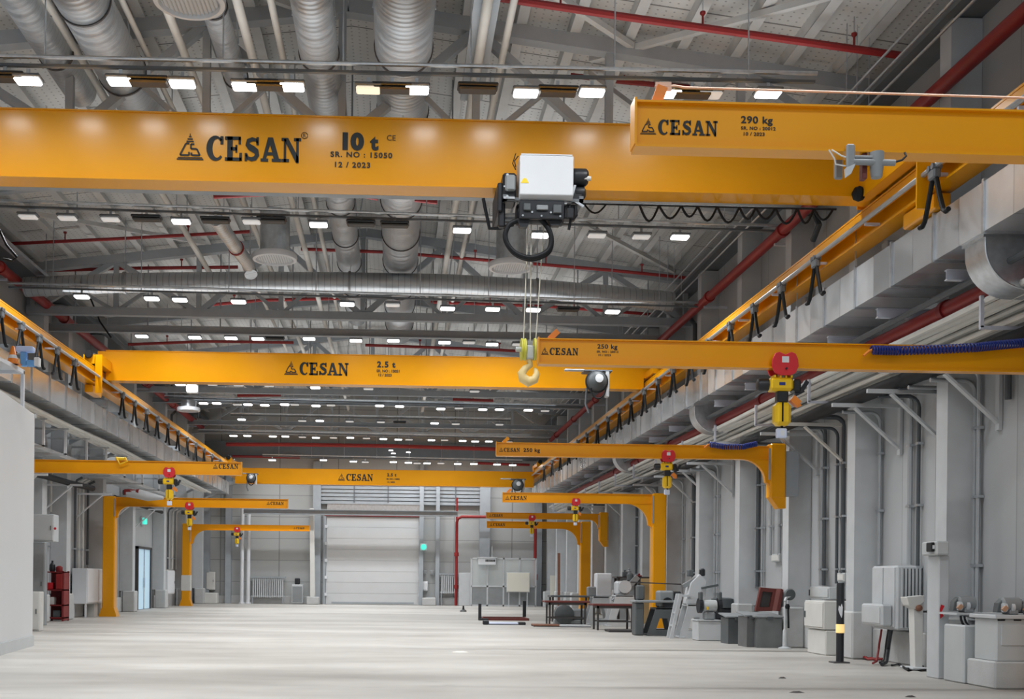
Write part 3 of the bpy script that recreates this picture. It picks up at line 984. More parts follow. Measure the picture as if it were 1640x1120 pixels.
# cross duct
t = thing('cross_duct', 'long ribbed duct crossing the whole roof between the first two cranes', 'duct', (XC, 29.5, CAMZ + 7.8))
pts = [at(40, 460, y=29.5), at(200, 453, y=29.5), at(400, 451, y=29.5), at(560, 452, y=29.5), at(720, 455, y=29.5), at(860, 463, y=29.5), at(980, 473, y=29.5), at(1078, 484, y=29.5)]
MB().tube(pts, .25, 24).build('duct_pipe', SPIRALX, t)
for p in (pts[1], pts[3], pts[5]):
    MB().lathe([(.255, -.03), (.28, -.03), (.28, .03), (.255, .03)], p, 'x').build('joint_ring', GREY, t)
for p in pts[1:-1]:
    MB().tube([(p.x, p.y, p.z + .25), (clear_x(p.x, p.y), p.y, roofz(p.x) + .3)], .015, 5).build('hanger', GALV, t)


# round air diffusers
def diffuser(u, v, y, r, neck, lab, nr=.66):
    p = at(u, v, y=y)
    t = thing('air_diffuser', lab, 'air diffuser', p, 'round air diffusers')
    MB().lathe([(r * .80, .0), (r * .84, -.05), (r * .97, -.04), (r, .03), (r * .97, .09), (r * .8, .1)], p, 'z', 40).build('rim', WHT, t)
    MB().lathe([(r * nr, .08), (r * nr, neck)], p, 'z', 32).build('neck', GALV, t)
    MB().lathe([(.001, .03), (r * .8, .03), (r * .8, .06), (.001, .06)], p, 'z', 40).build('backing', GREYD, t)
    n = int(r * 30)
    for k in range(n):
        x = -r * .8 + 1.6 * r * (k + .5) / n
        w = math.sqrt(max((r * .8) ** 2 - x * x, .001))
        MB().bar((p.x + x, p.y - w, p.z + .0), (p.x + x, p.y + w, p.z + .0), .014, .04).build('grille_bar', GREYL, t)


diffuser(303, 0, 14.6, .47, 1.2, 'round white-rimmed air diffuser at the top left, nearest of all')
diffuser(440, 414, 26.6, .53, 1.1, 'round white-rimmed air diffuser left of the middle ducts')
diffuser(818, 428, 27.2, .55, 1.2, 'round white-rimmed air diffuser below the crane hoist')
diffuser(302, 657, 44.0, .45, .35, 'round pale air diffuser beside the left red pipe, far down the hall')


# ------------------------------------------------------------------ pale conduits along the roof
for x, h, r, y1, lab in ((-5.45, 8.85, .075, 34, 'off-white pipe under the roof, leftmost, crossing the big left duct'), (-3.62, 8.8, .07, 46, 'off-white pipe under the roof, left of the near round diffuser'),
                         (-2.48, 8.75, .075, 58, 'off-white pipe under the roof, right of the near round diffuser'), (-2.0, 8.9, .06, 40, 'thin off-white pipe under the roof, left of the medium spiral duct'),
                         (1.3, 8.7, .08, 58, 'off-white pipe under the roof, right of the largest spiral duct'), (1.72, 8.85, .06, 44, 'thin off-white pipe under the roof, second right of the largest duct'),
                         (-4.3, 8.9, .05, 44, 'thin off-white pipe under the roof behind the big left duct')):
    z = CAMZ + h
    t = thing('roof_pipe', lab, 'pipe', (x, 30, z), 'off-white pipes along the roof')
    MB().tube([(x, 4, z), (x, y1, z)], r, 12).build('pipe', TUBEW, t)
    if x > 1.2 and r > .07:
        MB().box(x - .2, x + .2, 4, 20.5, z + r, z + r + .06).build('tray', STEEL, t)
    y = 15
    while y < y1:
        MB().tube([(x, y, z), (x, y, roofz(x) + .2)], .012, 5).build('hanger', GALV, t)
        y += 6.4

# ------------------------------------------------------------------ red sprinkler branches and mains
BR = [(17.6, [(795, -4), (1000, 27), (1250, 62), (1485, 95)], .06, 'red sprinkler branch across the top right of the roof'),
      (30.6, [(482, 399), (620, 404), (781, 417), (859, 423), (980, 433), (1108, 446)], .045, 'red sprinkler branch right of the middle ducts'),
      (30.0, [(8, 391), (200, 382), (402, 371)], .045, 'red sprinkler branch on the left, upper of two'),
      (32.4, [(54, 434), (200, 430), (381, 428)], .05, 'red sprinkler branch on the left, lower of two'),
      (35.5, [(690, 484), (879, 491), (960, 497), (1048, 504)], .05, 'red sprinkler branch behind the cross duct on the right'),
      (35.5, [(330, 489), (420, 481), (560, 478)], .05, 'red sprinkler branch behind the cross duct, left of the middle ducts'),
      (38.0, [(205, 552), (330, 547), (470, 549)], .05, 'thin red sprinkler branch just above the second crane, left'),
      (38.0, [(585, 553), (760, 559), (840, 563)], .05, 'thin red sprinkler branch just above the second crane, right'),
      (23.6, [(342, 315), (425, 311)], .05, 'short red sprinkler pipe peeping out under the largest crane, left'),
      (23.6, [(578, 313), (605, 318)], .05, 'short red sprinkler pipe between the two middle ducts under the largest crane'),
      (23.6, [(664, 320), (700, 324)], .05, 'short red sprinkler pipe right of the largest duct under the largest crane'),
      (21.0, [(914, 121), (1000, 131), (1110, 141)], .05, 'short red sprinkler pipe behind the nearest lamp row'),
      (46.5, [(380, 634), (450, 633)], .06, 'short red sprinkler pipe under the second crane, left of its lettering'),
      (46.5, [(725, 640), (790, 642)], .06, 'short red sprinkler pipe under the second crane, right of its rating text')]
for y, uv, r, lab in BR:
    pts = [at(u, v, y=y) for u, v in uv]
    t = thing('sprinkler_branch', lab, 'pipe', pts[0], 'red sprinkler branches')
    MB().tube(pts, r, 8).build('pipe', REDP, t)
    L = (pts[-1].x - pts[0].x)
    for k in range(max(1, int(L / 2.2))):
        i = (k + .5) / max(1, int(L / 2.2)) * (len(pts) - 1)
        q = pts[int(i)].lerp(pts[min(int(i) + 1, len(pts) - 1)], i - int(i))
        MB().tube([q, (q.x, q.y, q.z + .22)], .018, 6).lathe([(.03, .20), (.045, .22), (.045, .25)], q).build('sprinkler_head', REDP, t)
        MB().tube([q, (q.x, q.y, roofz(q.x) + .2)], .01, 5).build('hanger', GALV, t)


def wallpipe(uv, x, r, lab):
    pts = [at(u, v, x=x) for u, v in uv]
    # a straight run along the wall through the measured points
    z = sum(p.z for p in pts) / len(pts)
    t = thing('sprinkler_main', lab, 'pipe', (x, 20, z), 'red mains along the walls')
    MB().tube([(x, 5, z), (x, 57.2, z)], r, 16).build('pipe', REDP, t)
    for k in range(9):
        y = 12 + 5.4 * k
        MB().lathe([(r + .004, -.07), (r + .03, -.07), (r + .03, .07), (r + .004, .07)], (x, y, z), 'y').build('coupling', REDP, t)
    s = 1 if x > 0 else -1
    for k in range(8):
        y = 17.9 + 5.4 * k
        MB().bar((x, y, z - r - .03), ((XR if s > 0 else XL) - s * .01, y, z - r - .03), .06, .05).build('bracket', LILAC, t)
    return z


wallpipe([(1590, 75), (1290, 345), (1030, 562)], 7.88, .11, 'thick red sprinkler main along the top of the right wall')
wallpipe([(0, 428), (150, 548), (340, 698)], -9.84, .13, 'thick red sprinkler main along the top of the left wall')
# thin conduits beside the right main, at the eaves
for k, (x, z) in enumerate(((7.25, 9.25), (7.42, 9.18), (7.62, 9.1))):
    t = thing('eaves_conduit', f'thin pale conduit at the right eaves, {ORD[k]} from the roof lamps', 'conduit', (x, 20, z), 'thin conduits at the right eaves')
    MB().tube([(x, 6, z), (x, 52, z)], .022, 6).build('pipe', GALV, t)
    for q in range(6):
        y = 12 + 6 * q
        MB().tube([(x, y, z), (x, y, roofz(x) + .3)], .01, 5).build('hanger', GALV, t)
t = thing('eaves_conduit', 'pale flat tray at the left eaves above the red main', 'tray', (-9.3, 20, 9.2))
MB().box(-9.4, -9.15, 6, 31, 9.12, 9.2).build('tray', GALV, t)
for q in range(5):
    MB().tube([(-9.28, 10 + 5 * q, 9.2), (-9.28, 10 + 5 * q, roofz(-9.28) + .3)], .012, 5).build('hanger', GALV, t)
# drooping black cables from the roof at the left
for uv, y, lab in (([(-4, 362), (10, 392), (27, 412), (20, 418), (5, 415)], 22.5, 'black cable drooping from the roof at the left edge'), ([(143, 473), (160, 515), (178, 541)], 33.0, 'black cable drooping beside the left lamps of the third row')):
    o = MB().tube([at(u, v, y=y) for u, v in uv], .025, 8).build('drooping_cable', RUB)
    tag(o, lab, 'cable', 'drooping roof cables')
# dark bent pipes on the upper walls
for uv, x, lab in (([(1302, 385), (1312, 360), (1305, 343), (1280, 338)], 8.3, 'dark bent pipe high on the right wall behind the largest crane'), ([(1113, 545), (1113, 520), (1105, 510), (1085, 511)], 8.3, 'dark bent pipe high on the right wall above the long jib boom'),
                   ([(275, 680), (275, 665), (281, 659), (295, 658)], -10.3, 'dark bent pipe high on the left wall')):
    o = MB().tube([at(u, v, x=x) for u, v in uv], .06, 10).build('bent_pipe', CONDD)
    tag(o, lab, 'pipe', 'dark bent pipes on the upper walls')
# ================================================================== crane runways
XRR, XLR = 6.85, -7.95          # inner faces of the two runway beams
ZR = 6.9                        # top of the rail
for xi, s, lab in ((XRR, 1, 'long yellow crane runway beam along the right wall'), (XLR, -1, 'long yellow crane runway beam along the left wall')):
    t = thing('runway_beam', lab, 'crane runway', (xi, 28, ZR - .5))
    w = .3
    a, b = (xi, xi + s * w) if s > 0 else (xi + s * w, xi)
    MB().box(a, b, 7, 59.6, ZR - .5, ZR - .47).box(a, b, 7, 59.6, ZR - .08, ZR - .05).box((a + b) / 2 - .012, (a + b) / 2 + .012, 7, 59.6, ZR - .47, ZR - .08).build('beam', YEL, t)
    MB().box((a + b) / 2 - .03, (a + b) / 2 + .03, 7, 59.6, ZR - .05, ZR).build('rail', STEEL, t)
    MB().box(a if s > 0 else b - .02, a + .02 if s > 0 else b, 7, 59.6, ZR - .27, ZR - .09).build('safety_strip', YEL, t)
    xb = xi - s * .12
    MB().tube([(xb, 7, ZR - .32), (xb, 59, ZR - .32)], .035, 8).build('conductor_bar', COND, t)
    for k in range(26):
        y = 8 + 2 * k
        MB().box(min(xb, xi + s * .1), max(xb, xi + s * .1), y - .02, y + .02, ZR - .40, ZR - .36).build('bar_bracket', LILAC, t)
# festoon carriers hanging from the conductor bars
fp = None
for s, xi, side, ys in ((1, XRR, 'right', [13.9, 17.9, 19.5, 21.0, 22.5, 24.1, 25.6, 27.2, 28.8, 30.4, 32.1, 33.8, 35.6, 37.5, 39.5, 41.5, 43.7, 46.0, 48.4, 51.0]),
                        (-1, XLR, 'left', [19.9, 21.2, 22.5, 23.7, 24.9, 26.2, 27.6, 32.4, 33.9, 35.5, 37.1, 38.8, 40.6, 42.4, 44.2, 46.1, 48.1, 50.2])):
    for i, y in enumerate(ys):
        if fp is None:
            o = fp = thing('hanging_cable_carrier', '-', 'cable carrier', (0, 0, 0))
            MB().box(-.05, .05, -.09, .09, -.10, .03, .02).lathe([(.04, -.06), (.04, .06)], (0, -.05, .05), 'x', 10).lathe([(.04, -.06), (.04, .06)], (0, .05, .05), 'x', 10).build('clip', STEELD, o)
            for q in (-1, 1):
                MB().tube([(0, q * .05, -.08), (0, q * .09, -.20), (0, q * .17, -.40), (0, q * .24, -.55), (0, q * .31, -.60), (0, q * .38, -.59)], .032, 8).build('cable_loop', RUB, o)
        else:
            o = copy_tree(fp)
        o.location = (xi - s * .12, y, ZR - .385)
        tag(o, f'black cable carrier under the {side} crane runway, {ORD[i]} from the near end', 'cable carrier', f'cable carriers of the {side} runway')


# ================================================================== travelling cranes
def crane(y, vt, vb, wbox, lab, name_lab, carr=True, fl=.03):
    """vt / vb: pairs of (u, v) on the girder's top and lower front edges; the girder is straight between the runways"""
    (ua, va), (ub, vb_) = vt
    pa, pb = at(ua, va, y=y), at(ub, vb_, y=y)
    st = (pb.z - pa.z) / (pb.x - pa.x)
    (uc, vc), (ud, vd) = vb
    pc, pd = at(uc, vc, y=y), at(ud, vd, y=y)
    zt = (pa.z + pb.z) / 2
    zb = (pc.z + pd.z) / 2
    return zt, zb


def make_crane(y, zt, zb, w, xa, xb, lab, ca=1.3, cb=1.75, ch=.48, plates=()):
    t = thing('travelling_crane', lab, 'crane', (0, y, zb))
    # box girder: web plates inside slightly wider flanges
    m = MB().box(xa, xb, y + .03, y + w - .03, zb + .02, zt - .02)
    m.box(xa, xb, y, y + w, zb, zb + .025).box(xa, xb, y + .01, y + w - .01, zt - .02, zt)
    g = m.build('girder', YEL, t)
    for s, x, xr in ((-1, xa, XLR), (1, xb, XRR)):
        c0, c1 = (xr + s * .02, xr + s * .28) if s > 0 else (xr - .28, xr - .02)
        zc0, zc1 = ZR + .05, ZR + ch
        e = MB().box(c0, c1, y - ca, y + cb, zc0, zc1, .015).build('end_carriage', YEL, t)
        for yy in (y - ca + .3, y + cb - .3):
            MB().lathe([(.17, -.07), (.19, -.07), (.19, -.05), (.16, -.05), (.16, .05), (.19, .05), (.19, .07), (.17, .07)], ((c0 + c1) / 2, yy, ZR + .17), 'x', 20).build('wheel', STEELD, e)
        for yy in (y - ca - .06, y + cb + .06):
            MB().lathe([(.09, -.06), (.11, 0), (.09, .06)], ((c0 + c1) / 2, yy, ZR + .26), 'y', 14).build('buffer', RUB, e)
        for yy in (y - ca - .02, y + cb + .02):
            MB().box(c0 - .02, c1 + .02, yy - .01, yy + .01, ZR + .02, zc1 + .02).build('end_plate', YEL, e)
        if s in plates:
            xx = xr - s * .2
            MB().box(min(xx, xr - s * .02), max(xx, xr - s * .02), y - ca - .05, y - ca - .02, ZR - .75, zc1 + .02).box(min(xx, xr - s * .02), max(xx, xr - s * .02), y - ca - .02, y + .1, ZR - .02, zc1).build('guide_plate', YEL, e)
            xo = sorted((xr + s * .05, xr + s * .27))
            MB().box(xo[0], xo[1], y - ca - .02, y - ca + .9, ZR - .73, ZR - .52, .02).build('drive_box', YEL, e)
        # knee plate between girder and carriage
        MB().box(min(x, c0 + .1), max(x, c1 - .1), y + .04, y + w - .04, max(zb + .05, ZR + .06), min(zt, ZR + .95) - .03).build('knee_plate', YEL, t)
    return t, g


S1 = 16.0
pT0, pT1 = at(0, 172, y=S1), at(1010, 196.5, y=S1)
pB0, pB1 = at(30, 297, y=S1), at(1095, 323.5, y=S1)
zt1, zb1 = (pT0.z + pT1.z) / 2, (pB0.z + pB1.z) / 2
# lower front edge of the web sits at v 283..307; the flange underside shows below it
pw = at(560, 295.5, y=S1)
zb1 = pw.z
C1, G1 = make_crane(S1, zt1, zb1, .42, XLR - .1, XRR + .1, 'largest yellow travelling crane, nearest, with black lettering and a 10 t mark', 1.75, .55, .34, (1,))
m = MB()
p0, p1 = at(283, 255.5, y=S1 + .02), at(478, 257, y=S1 + .02)
brand(m, (p0.x, S1 + .02, p0.z), .345, gap=.04)
m.build('brand_lettering', INK, G1)
m = MB()
q = at(543, 237, y=S1)
text_polys(m, '10', (q.x, S1 + .02, q.z), .31, .020, ex=(1.1, 0, 0))
m.build('capacity_number', INK, G1)
m = MB()
qt = at(594, 237, y=S1)
text_polys(m, 't', (qt.x, S1 + .02, q.z), .28, .014)
m.build('capacity_unit', INK, G1)
m = MB()
q = at(529, 250, y=S1)
text_polys(m, 'SR. NO : 15050', (q.x, S1 + .02, q.z), .105, .003, ex=(1.1, 0, 0), spacing=1.18)
m.build('serial_lettering', INK, G1)
m = MB()
q = at(534, 266.5, y=S1)
text_polys(m, '12 / 2023', (q.x, S1 + .02, q.z), .105, .003, ex=(1.1, 0, 0), spacing=1.18)
m.build('date_lettering', INK, G1)
m = MB()
q = at(619, 224, y=S1)
text_polys(m, 'CE', (q.x, S1 + .02, q.z), .11, 0.0)
m.build('conformity_mark', INK, G1)
m = MB()
q = at(487.5, 216, y=S1)
text_polys(m, 'R', (q.x - .026, S1 + .02, q.z - .028), .075, 0.0)
ring = [(ell(0, 0, .048, .048, 0, 360, 20)[:-1], [list(reversed(ell(0, 0, .040, .040, 0, 360, 20)[:-1]))])]
m.flat(ring, (q.x, S1 + .02, q.z), (1, 0, 0), (0, 0, 1), 1.0)
m.build('registered_mark', INK, G1)
q0, q1 = at(570, 205, y=S1), at(631, 268, y=S1)
# bolts standing on the top flange
for u in (75, 273, 453, 646, 804, 988):
    p = at(u, 170, y=S1 + .2)
    MB().tube([(p.x, S1 + .2, zt1), (p.x, S1 + .2, zt1 + .1)], .014, 6).lathe([(.03, .0), (.03, .03)], (p.x, S1 + .2, zt1)).build('lifting_eye', GALV, C1)
# festoon under the right half of the girder
m = MB()
x = 3.55
i = 0
zf = zb1 - .03
while x < 6.35:
    w_ = .29 + .05 * math.sin(i * 2.1)
    m.tube([(x + w_ * k / 8, S1 + .48, zf - math.sin(PI * k / 8) * (.20 + .04 * math.cos(i * 1.7))) for k in range(9)], .018, 6)
    x += w_
    i += 1
m.tube([(2.4, S1 + .48, zf), (6.5, S1 + .48, zf)], .018, 6)
m.build('festoon_cable', RUB, C1)
m = MB()
for x, w_ in ((2.35, .3), (2.72, .34)):
    m.tube([(x + w_ * k / 8, S1 + .48, zf - math.sin(PI * k / 8) * .14) for k in range(9)], .014, 6)
m.build('festoon_cable', RUB, C1)
# black end-stop lump near the right end
p = at(1380, 334, y=S1 - .05)
MB().lathe([(.02, -.10), (.09, -.06), (.11, 0), (.09, .06), (.02, .10)], (6.62, S1 - .05, zb1 + .02), 'x', 14).build('buffer', RUB, C1)

S2 = 30.8
pT0, pT1 = at(125, 557, y=S2), at(860, 575.5, y=S2)
pB0, pB1 = at(165, 609, y=S2), at(930, 622.5, y=S2)
C2, G2 = make_crane(S2, (pT0.z + pT1.z) / 2, (pB0.z + pB1.z) / 2, .42, XLR + .04, XRR - .04, 'middle yellow travelling crane, second from the camera', .9, .9, .24, (-1,))
m = MB()
p0 = at(455, 600, y=S2)
brand(m, (p0.x, S2 + .02, p0.z), .345, gap=.04)
m.build('brand_lettering', INK, G2)
m = MB()
q = at(604, 588, y=S2)
text_polys(m, '2.5 t', (q.x, S2 + .02, q.z), .22, .010, spacing=1.2)
m.build('capacity_lettering', INK, G2)
m = MB()
q = at(603, 596, y=S2)
text_polys(m, 'SR. NO : 15051', (q.x, S2 + .02, q.z), .10, .003)
q = at(605, 602.5, y=S2)
text_polys(m, '12 / 2023', (q.x, S2 + .02, q.z), .10, .003)
m.build('rating_lettering', INK, G2)
p = at(156, 603, y=S2 - .1)
MB().box(p.x - .1, p.x + .1, S2 - .14, S2 - .0, p.z - .12, p.z + .1, .02).bar((p.x + .06, S2 - .07, p.z - .1), (p.x + .24, S2 - .07, p.z - .16), .1, .04).build('end_stop', RUB, C2)

S3 = 55.5
pT0, pT1 = at(420, 748.5, y=S3), at(845, 757, y=S3)
pB0, pB1 = at(415, 775.5, y=S3), at(835, 780, y=S3)
C3, G3 = make_crane(S3, (pT0.z + pT1.z) / 2, (pB0.z + pB1.z) / 2, .45, XLR + .04, XRR - .04, 'farthest yellow travelling crane, right before the end wall', .9, 1.0, .24)
m = MB()
p0 = at(541, 770, y=S3)
brand(m, (p0.x, S3 + .02, p0.z), .34, gap=.04)
m.build('brand_lettering', INK, G3)
m = MB()
q = at(620, 763, y=S3)
text_polys(m, '2.5 t', (q.x, S3 + .02, q.z), .2, .01, spacing=1.2)
m.build('capacity_lettering', INK, G3)
m = MB()
q = at(619, 768.5, y=S3)
text_polys(m, 'SR. NO : 15052', (q.x, S3 + .02, q.z), .10, .004)
q = at(620, 773.5, y=S3)
text_polys(m, '12 / 2023', (q.x, S3 + .02, q.z), .10, .004)
m.build('rating_lettering', INK, G3)


# ------------------------------------------------------------------ rope hoist of the nearest crane
HY = S1 - .55
s_ = F / HY
def hp(u, v, dy=0.0):
    return at(u, v, y=HY + dy)
a, b = hp(832, 318), hp(919, 250)
t = thing('rope_hoist', 'black rope hoist with a white control box under the largest crane', 'hoist', ((a.x + b.x) / 2, HY + .3, b.z))
cx = (a.x + b.x) / 2
bm_ = MB()
# white housing with sloped lower edge
bm_.prism([(HY, a.z + .06), (HY, b.z), (HY + .42, b.z), (HY + .42, a.z), (HY + .10, a.z)], 'x', a.x, b.x)
box = bm_.build('control_box', WHT, t, bevel=.012)
MB().box(a.x + .02, b.x - .02, HY + .004, HY + .42, b.z + .003, b.z + .02).build('lid', WHT, box)
c = hp(840.5, 292)
MB().prism([(c.x - .055, c.z - .01), (c.x + .055, c.z - .01), (c.x + .02, c.z + .055), (c.x - .02, c.z + .055)], 'y', HY - .004, HY).build('warning_sticker', mat('yellow sticker', (.85, .62, .03), .5), box)
for x in (.3, .55):
    MB().box(a.x + x, a.x + x + .12, HY + .08, HY + .16, a.z - .035, a.z).build('cable_gland', CABG, box)
# lower machine frame
f0, f1 = hp(806, 352), hp(936, 318)
MB().box(f0.x, f1.x, HY + .08, HY + .16, f1.z - .02, f1.z + .02).box(f0.x, f1.x, HY + .9, HY + .98, f1.z - .02, f1.z + .02).box(f0.x, f0.x + .06, HY + .08, HY + .98, f1.z - .02, f1.z + .06).box(f1.x - .06, f1.x, HY + .08, HY + .98, f1.z - .02, f1.z + .06).build('carriage_frame', STEELD, t)
d0, d1 = hp(832, 348), hp(905, 320)
MB().lathe([(.12, d0.x - .02), (.145, d0.x), (.145, d0.x + .03), (.125, d0.x + .03), (.125, d1.x - .03), (.145, d1.x - .03), (.145, d1.x), (.12, d1.x + .02)], (0, HY + .3, (d0.z + d1.z) / 2), 'x', 26).build('rope_drum', BLK, t)
MB().box(d0.x, d1.x, HY + .05, HY + .10, d0.z, d1.z, .01).build('drum_guard', BLK, t)
# left gearbox and trolley
g0, g1 = hp(806, 318), hp(829, 272)
MB().box(g0.x, g1.x, HY + .1, HY + .45, g0.z, g1.z, .03).build('gearbox', BLK, t)
MB().box(g0.x + .03, g1.x - .02, HY + .04, HY + .12, g0.z + .13, g1.z - .05, .02).build('junction_box', GREY, t)
MB().box(g0.x + .01, g1.x - .03, HY + .06, HY + .1, g1.z - .22, g1.z - .2).build('strap', GALV, t)
MB().box(g0.x + .01, g1.x - .03, HY + .06, HY + .1, g0.z + .02, g0.z + .05).build('strap', GALV, t)
for k in range(4):
    MB().lathe([(.018, 0), (.018, .05)], (g0.x + .06 + .0 * k, HY + .05 - .0, g0.z + .05 + .1 * k), 'y', 8).build('bolt_head', GALV, t)
e0, e1 = hp(798, 356), hp(812, 292)
MB().box(e0.x, e0.x + .07, HY + .15, HY + 1.0, e1.z - .35, e1.z + .05, .015).build('trolley_plate', BLK, t)
MB().box(e0.x + .02, e1.x, HY + .2, HY + .3, e0.z, e0.z + .35, .02).build('hanging_bracket', BLK, t)
MB().lathe([(.05, -.03), (.07, -.02), (.07, .02), (.05, .03)], (e0.x + .03, HY + .50, zb1 - .10), 'x', 16).build('trolley_wheel', STEELD, t)
for dx_, dz_, w_, h_, m_ in ((.06, -.05, .10, .10, GREYD), (.24, -.07, .16, .07, GREY), (.47, -.06, .12, .12, GREYD), (.66, -.10, .10, .14, BLK)):
    MB().box(d0.x + dx_, d0.x + dx_ + w_, HY + .02, HY + .05, d1.z + dz_ - h_, d1.z + dz_, .01).build('cover_plate', m_, t)
for k in range(6):
    MB().lathe([(.014, -.012), (.014, 0)], (d0.x + .05 + .13 * k, HY + .05, d0.z + .04 + .05 * (k % 2)), 'y', 8).build('bolt_head', GALV, t)
MB().prism([(d0.x - .02, d0.z - .0), (d0.x + .02, d0.z - .10), (d0.x + .12, d0.z - .10), (d0.x + .16, d0.z)], 'y', HY + .1, HY + .2).build('rope_guide', BLK, t)
MB().prism([(d1.x - .22, d0.z), (d1.x - .18, d0.z - .07), (d1.x - .06, d0.z - .07), (d1.x - .02, d0.z)], 'y', HY + .1, HY + .2).build('rope_guide', BLK, t)
# right motor
mo = hp(928, 276)
MB().lathe([(.03, -.10), (.10, -.09), (.12, -.05), (.12, .12), (.09, .15)], (mo.x, HY + .2, mo.z), 'x', 22).build('motor', BLK, t)
mo2 = hp(930, 300)
MB().lathe([(.02, -.08), (.085, -.07), (.10, -.03), (.10, .08), (.05, .11)], (mo2.x, HY + .25, mo2.z), 'x', 20).build('brake', BLK, t)
MB().lathe([(.03, 0), (.035, .06), (.03, .10)], (mo.x + .08, HY + .12, mo.z - .04), 'x', 10).build('cable_gland', CREAM, t)
MB().bar((mo.x - .04, HY + .12, mo.z - .14), (mo.x - .1, HY + .12, mo.z - .36), .03).bar((mo.x - .1, HY + .1, mo.z - .34), (mo.x + .08, HY + .1, mo.z - .44), .03).build('lever', GALV, t)
MB().box(mo2.x - .1, mo2.x + .06, HY + .16, HY + .5, f1.z + .02, f1.z + .2, .02).build('gear_case', BLK, t)
m0 = hp(916, 358)
MB().tube([hp(912, 330, .12), hp(914, 352, .12), hp(911, 368, .12)], .02, 8).tube([hp(922, 330, .12), hp(923, 345, .12), hp(916, 352, .12)], .022, 8).build('control_lead', RUB, t)
MB().box(hp(905, 330).x, hp(926, 330).x, HY + .14, HY + .3, hp(915, 345).z, hp(915, 322).z, .02).build('limit_box', BLK, t)
# looping cable
lp = [(812, 366), (820, 357), (840, 351), (858, 348), (868, 354), (878, 366), (883, 383), (879, 400), (866, 409), (848, 413), (828, 407), (815, 395), (809, 380)]
MB().tube(smooth_path([hp(u, v, .15) for u, v in lp], 4, True), .036, 10, closed=True).tube(smooth_path([hp(u + 1, v + 3, .22) for u, v in lp[5:]]), .03, 8).build('cable_loop', RUB, t)
MB().tube([hp(774, 318, .5), hp(778, 338, .5), hp(784, 366, .5), hp(800, 366, .4), hp(822, 360, .3)], .024, 8).build('supply_cable', RUB, t)
MB().tube([hp(826, 268, .1), hp(824, 258, .1), hp(830, 250, .1)], .008, 6).tube([hp(826, 272, .1), hp(821, 262, .1), hp(826, 246, .1)], .008, 6).build('thin_wire', RUB, t)
# the rope falls
r0 = hp(848, 340, .3)
hkY = HY + .3
for ua, ub in ((846, 838.5), (851, 849), (872, 858)):
    pa, pb = at(ua, 345, y=hkY), at(ub, 546, y=hkY)
    MB().tube([pa, pb], .008, 6).build('wire_rope', ROPE, t)

# hook block
hb = at(848, 560, y=hkY)
t = thing('hook_block', 'hook block with two rope sheaves and a cream hook hanging before a jib boom', 'hook', hb)
for u in (838, 858.5):
    p = at(u, 560, y=hkY)
    R = .155
    MB().lathe([(R * .82, -.03), (R, -.035), (R, -.02), (R * .9, 0), (R, .02), (R, .035), (R * .82, .03)], p, 'x', 30).build('sheave', SHEAVE, t)
    MB().lathe([(.001, -.022), (R * .82, -.022), (R * .82, .022), (.001, .022)], p, 'x', 30).build('sheave_web', GREYD, t)
pa, pb = at(826, 560, y=hkY), at(858, 560, y=hkY)
MB().tube([(pa.x, hkY, hb.z), (pb.x + .05, hkY, hb.z)], .035, 14).build('pin', GREYL, t)
MB().box(hb.x - .05, hb.x + .06, hkY - .06, hkY + .06, hb.z - .14, hb.z + .05, .015).build('cross_head', GREYL, t)
hk = [(0.0, -.12, .035), (0.0, -.17, .04), (0.015, -.22, .04), (-.06, -.27, .05), (-.105, -.335, .062), (-.085, -.41, .07), (-.01, -.455, .075), (.075, -.42, .062), (.105, -.34, .045), (.09, -.285, .03), (.07, -.26, .012)]
MB().tube([(hb.x + x, hkY, hb.z + z) for x, z, r in hk], [r for *_, r in hk], 14).build('hook', HOOKM, t)


# ------------------------------------------------------------------ small hoists with round motors under the other two cranes
def drum_hoist(u, v, y, r, lab, arm=1):
    p = at(u, v, y=y)
    t = thing('electric_hoist', lab, 'hoist', p, 'hoists with round motors')
    MB().lathe([(.001, -.22), (r * .55, -.2), (r * .9, -.12), (r, 0), (r, .2), (r * .9, .3)], p, 'y', 28).build('motor', GREYD, t)
    MB().lathe([(.001, -.235), (r * .38, -.225), (r * .45, -.19)], (p.x + r * .1, p.y, p.z + r * .15), 'y', 20).build('glint_cap', WHT, t)  # white disc painting the reflection on the dark round motor
    MB().lathe([(r + .005, .0), (r + .04, .01), (r + .04, .06), (r + .005, .07)], p, 'y', 28).build('motor_ring', BLK, t)
    MB().box(p.x - r * 1.3, p.x + r * 1.6, p.y + .05, p.y + .5, p.z + r * 1.0, p.z + r * 1.2, .02).build('trolley', STEELD, t)
    MB().box(p.x - r * 3.2, p.x - r * 1.2, p.y + .05, p.y + .2, p.z + r * 1.05, p.z + r * 1.25, .02).build('hoist_arm', GREYL, t)
    MB().box(p.x + r * .9, p.x + r * 1.3, p.y + .05, p.y + .25, p.z - r * 1.5, p.z + r * 1.1, .02).build('side_plate', GREYL, t)
    c = []
    for k in range(11):
        a_ = PI + PI * k / 10
        c.append((p.x + .02 + r * .72 * math.cos(a_), p.y - .1, p.z - r * .75 + r * 1.0 * math.sin(a_)))
    MB().tube(c, .022, 8).build('cable_loop', RUB, t)
    MB().tube([(p.x - r * .95, p.y + .1, p.z - r * .6), (p.x - r * 1.05, p.y + .1, p.z - r * 2.2), (p.x - r * .7, p.y + .1, p.z - r * 3.1)], .03, 8).build('chain_fall', STEELD, t)
    return t


drum_hoist(956, 611, 29.9, .27, 'electric hoist with round dark motor under the middle crane, near its right end')
drum_hoist(402, 766, 54.6, .20, 'electric hoist with round dark motor at the left end of the farthest crane')
drum_hoist(829, 777, 54.6, .26, 'electric hoist with round dark motor at the right end of the farthest crane')


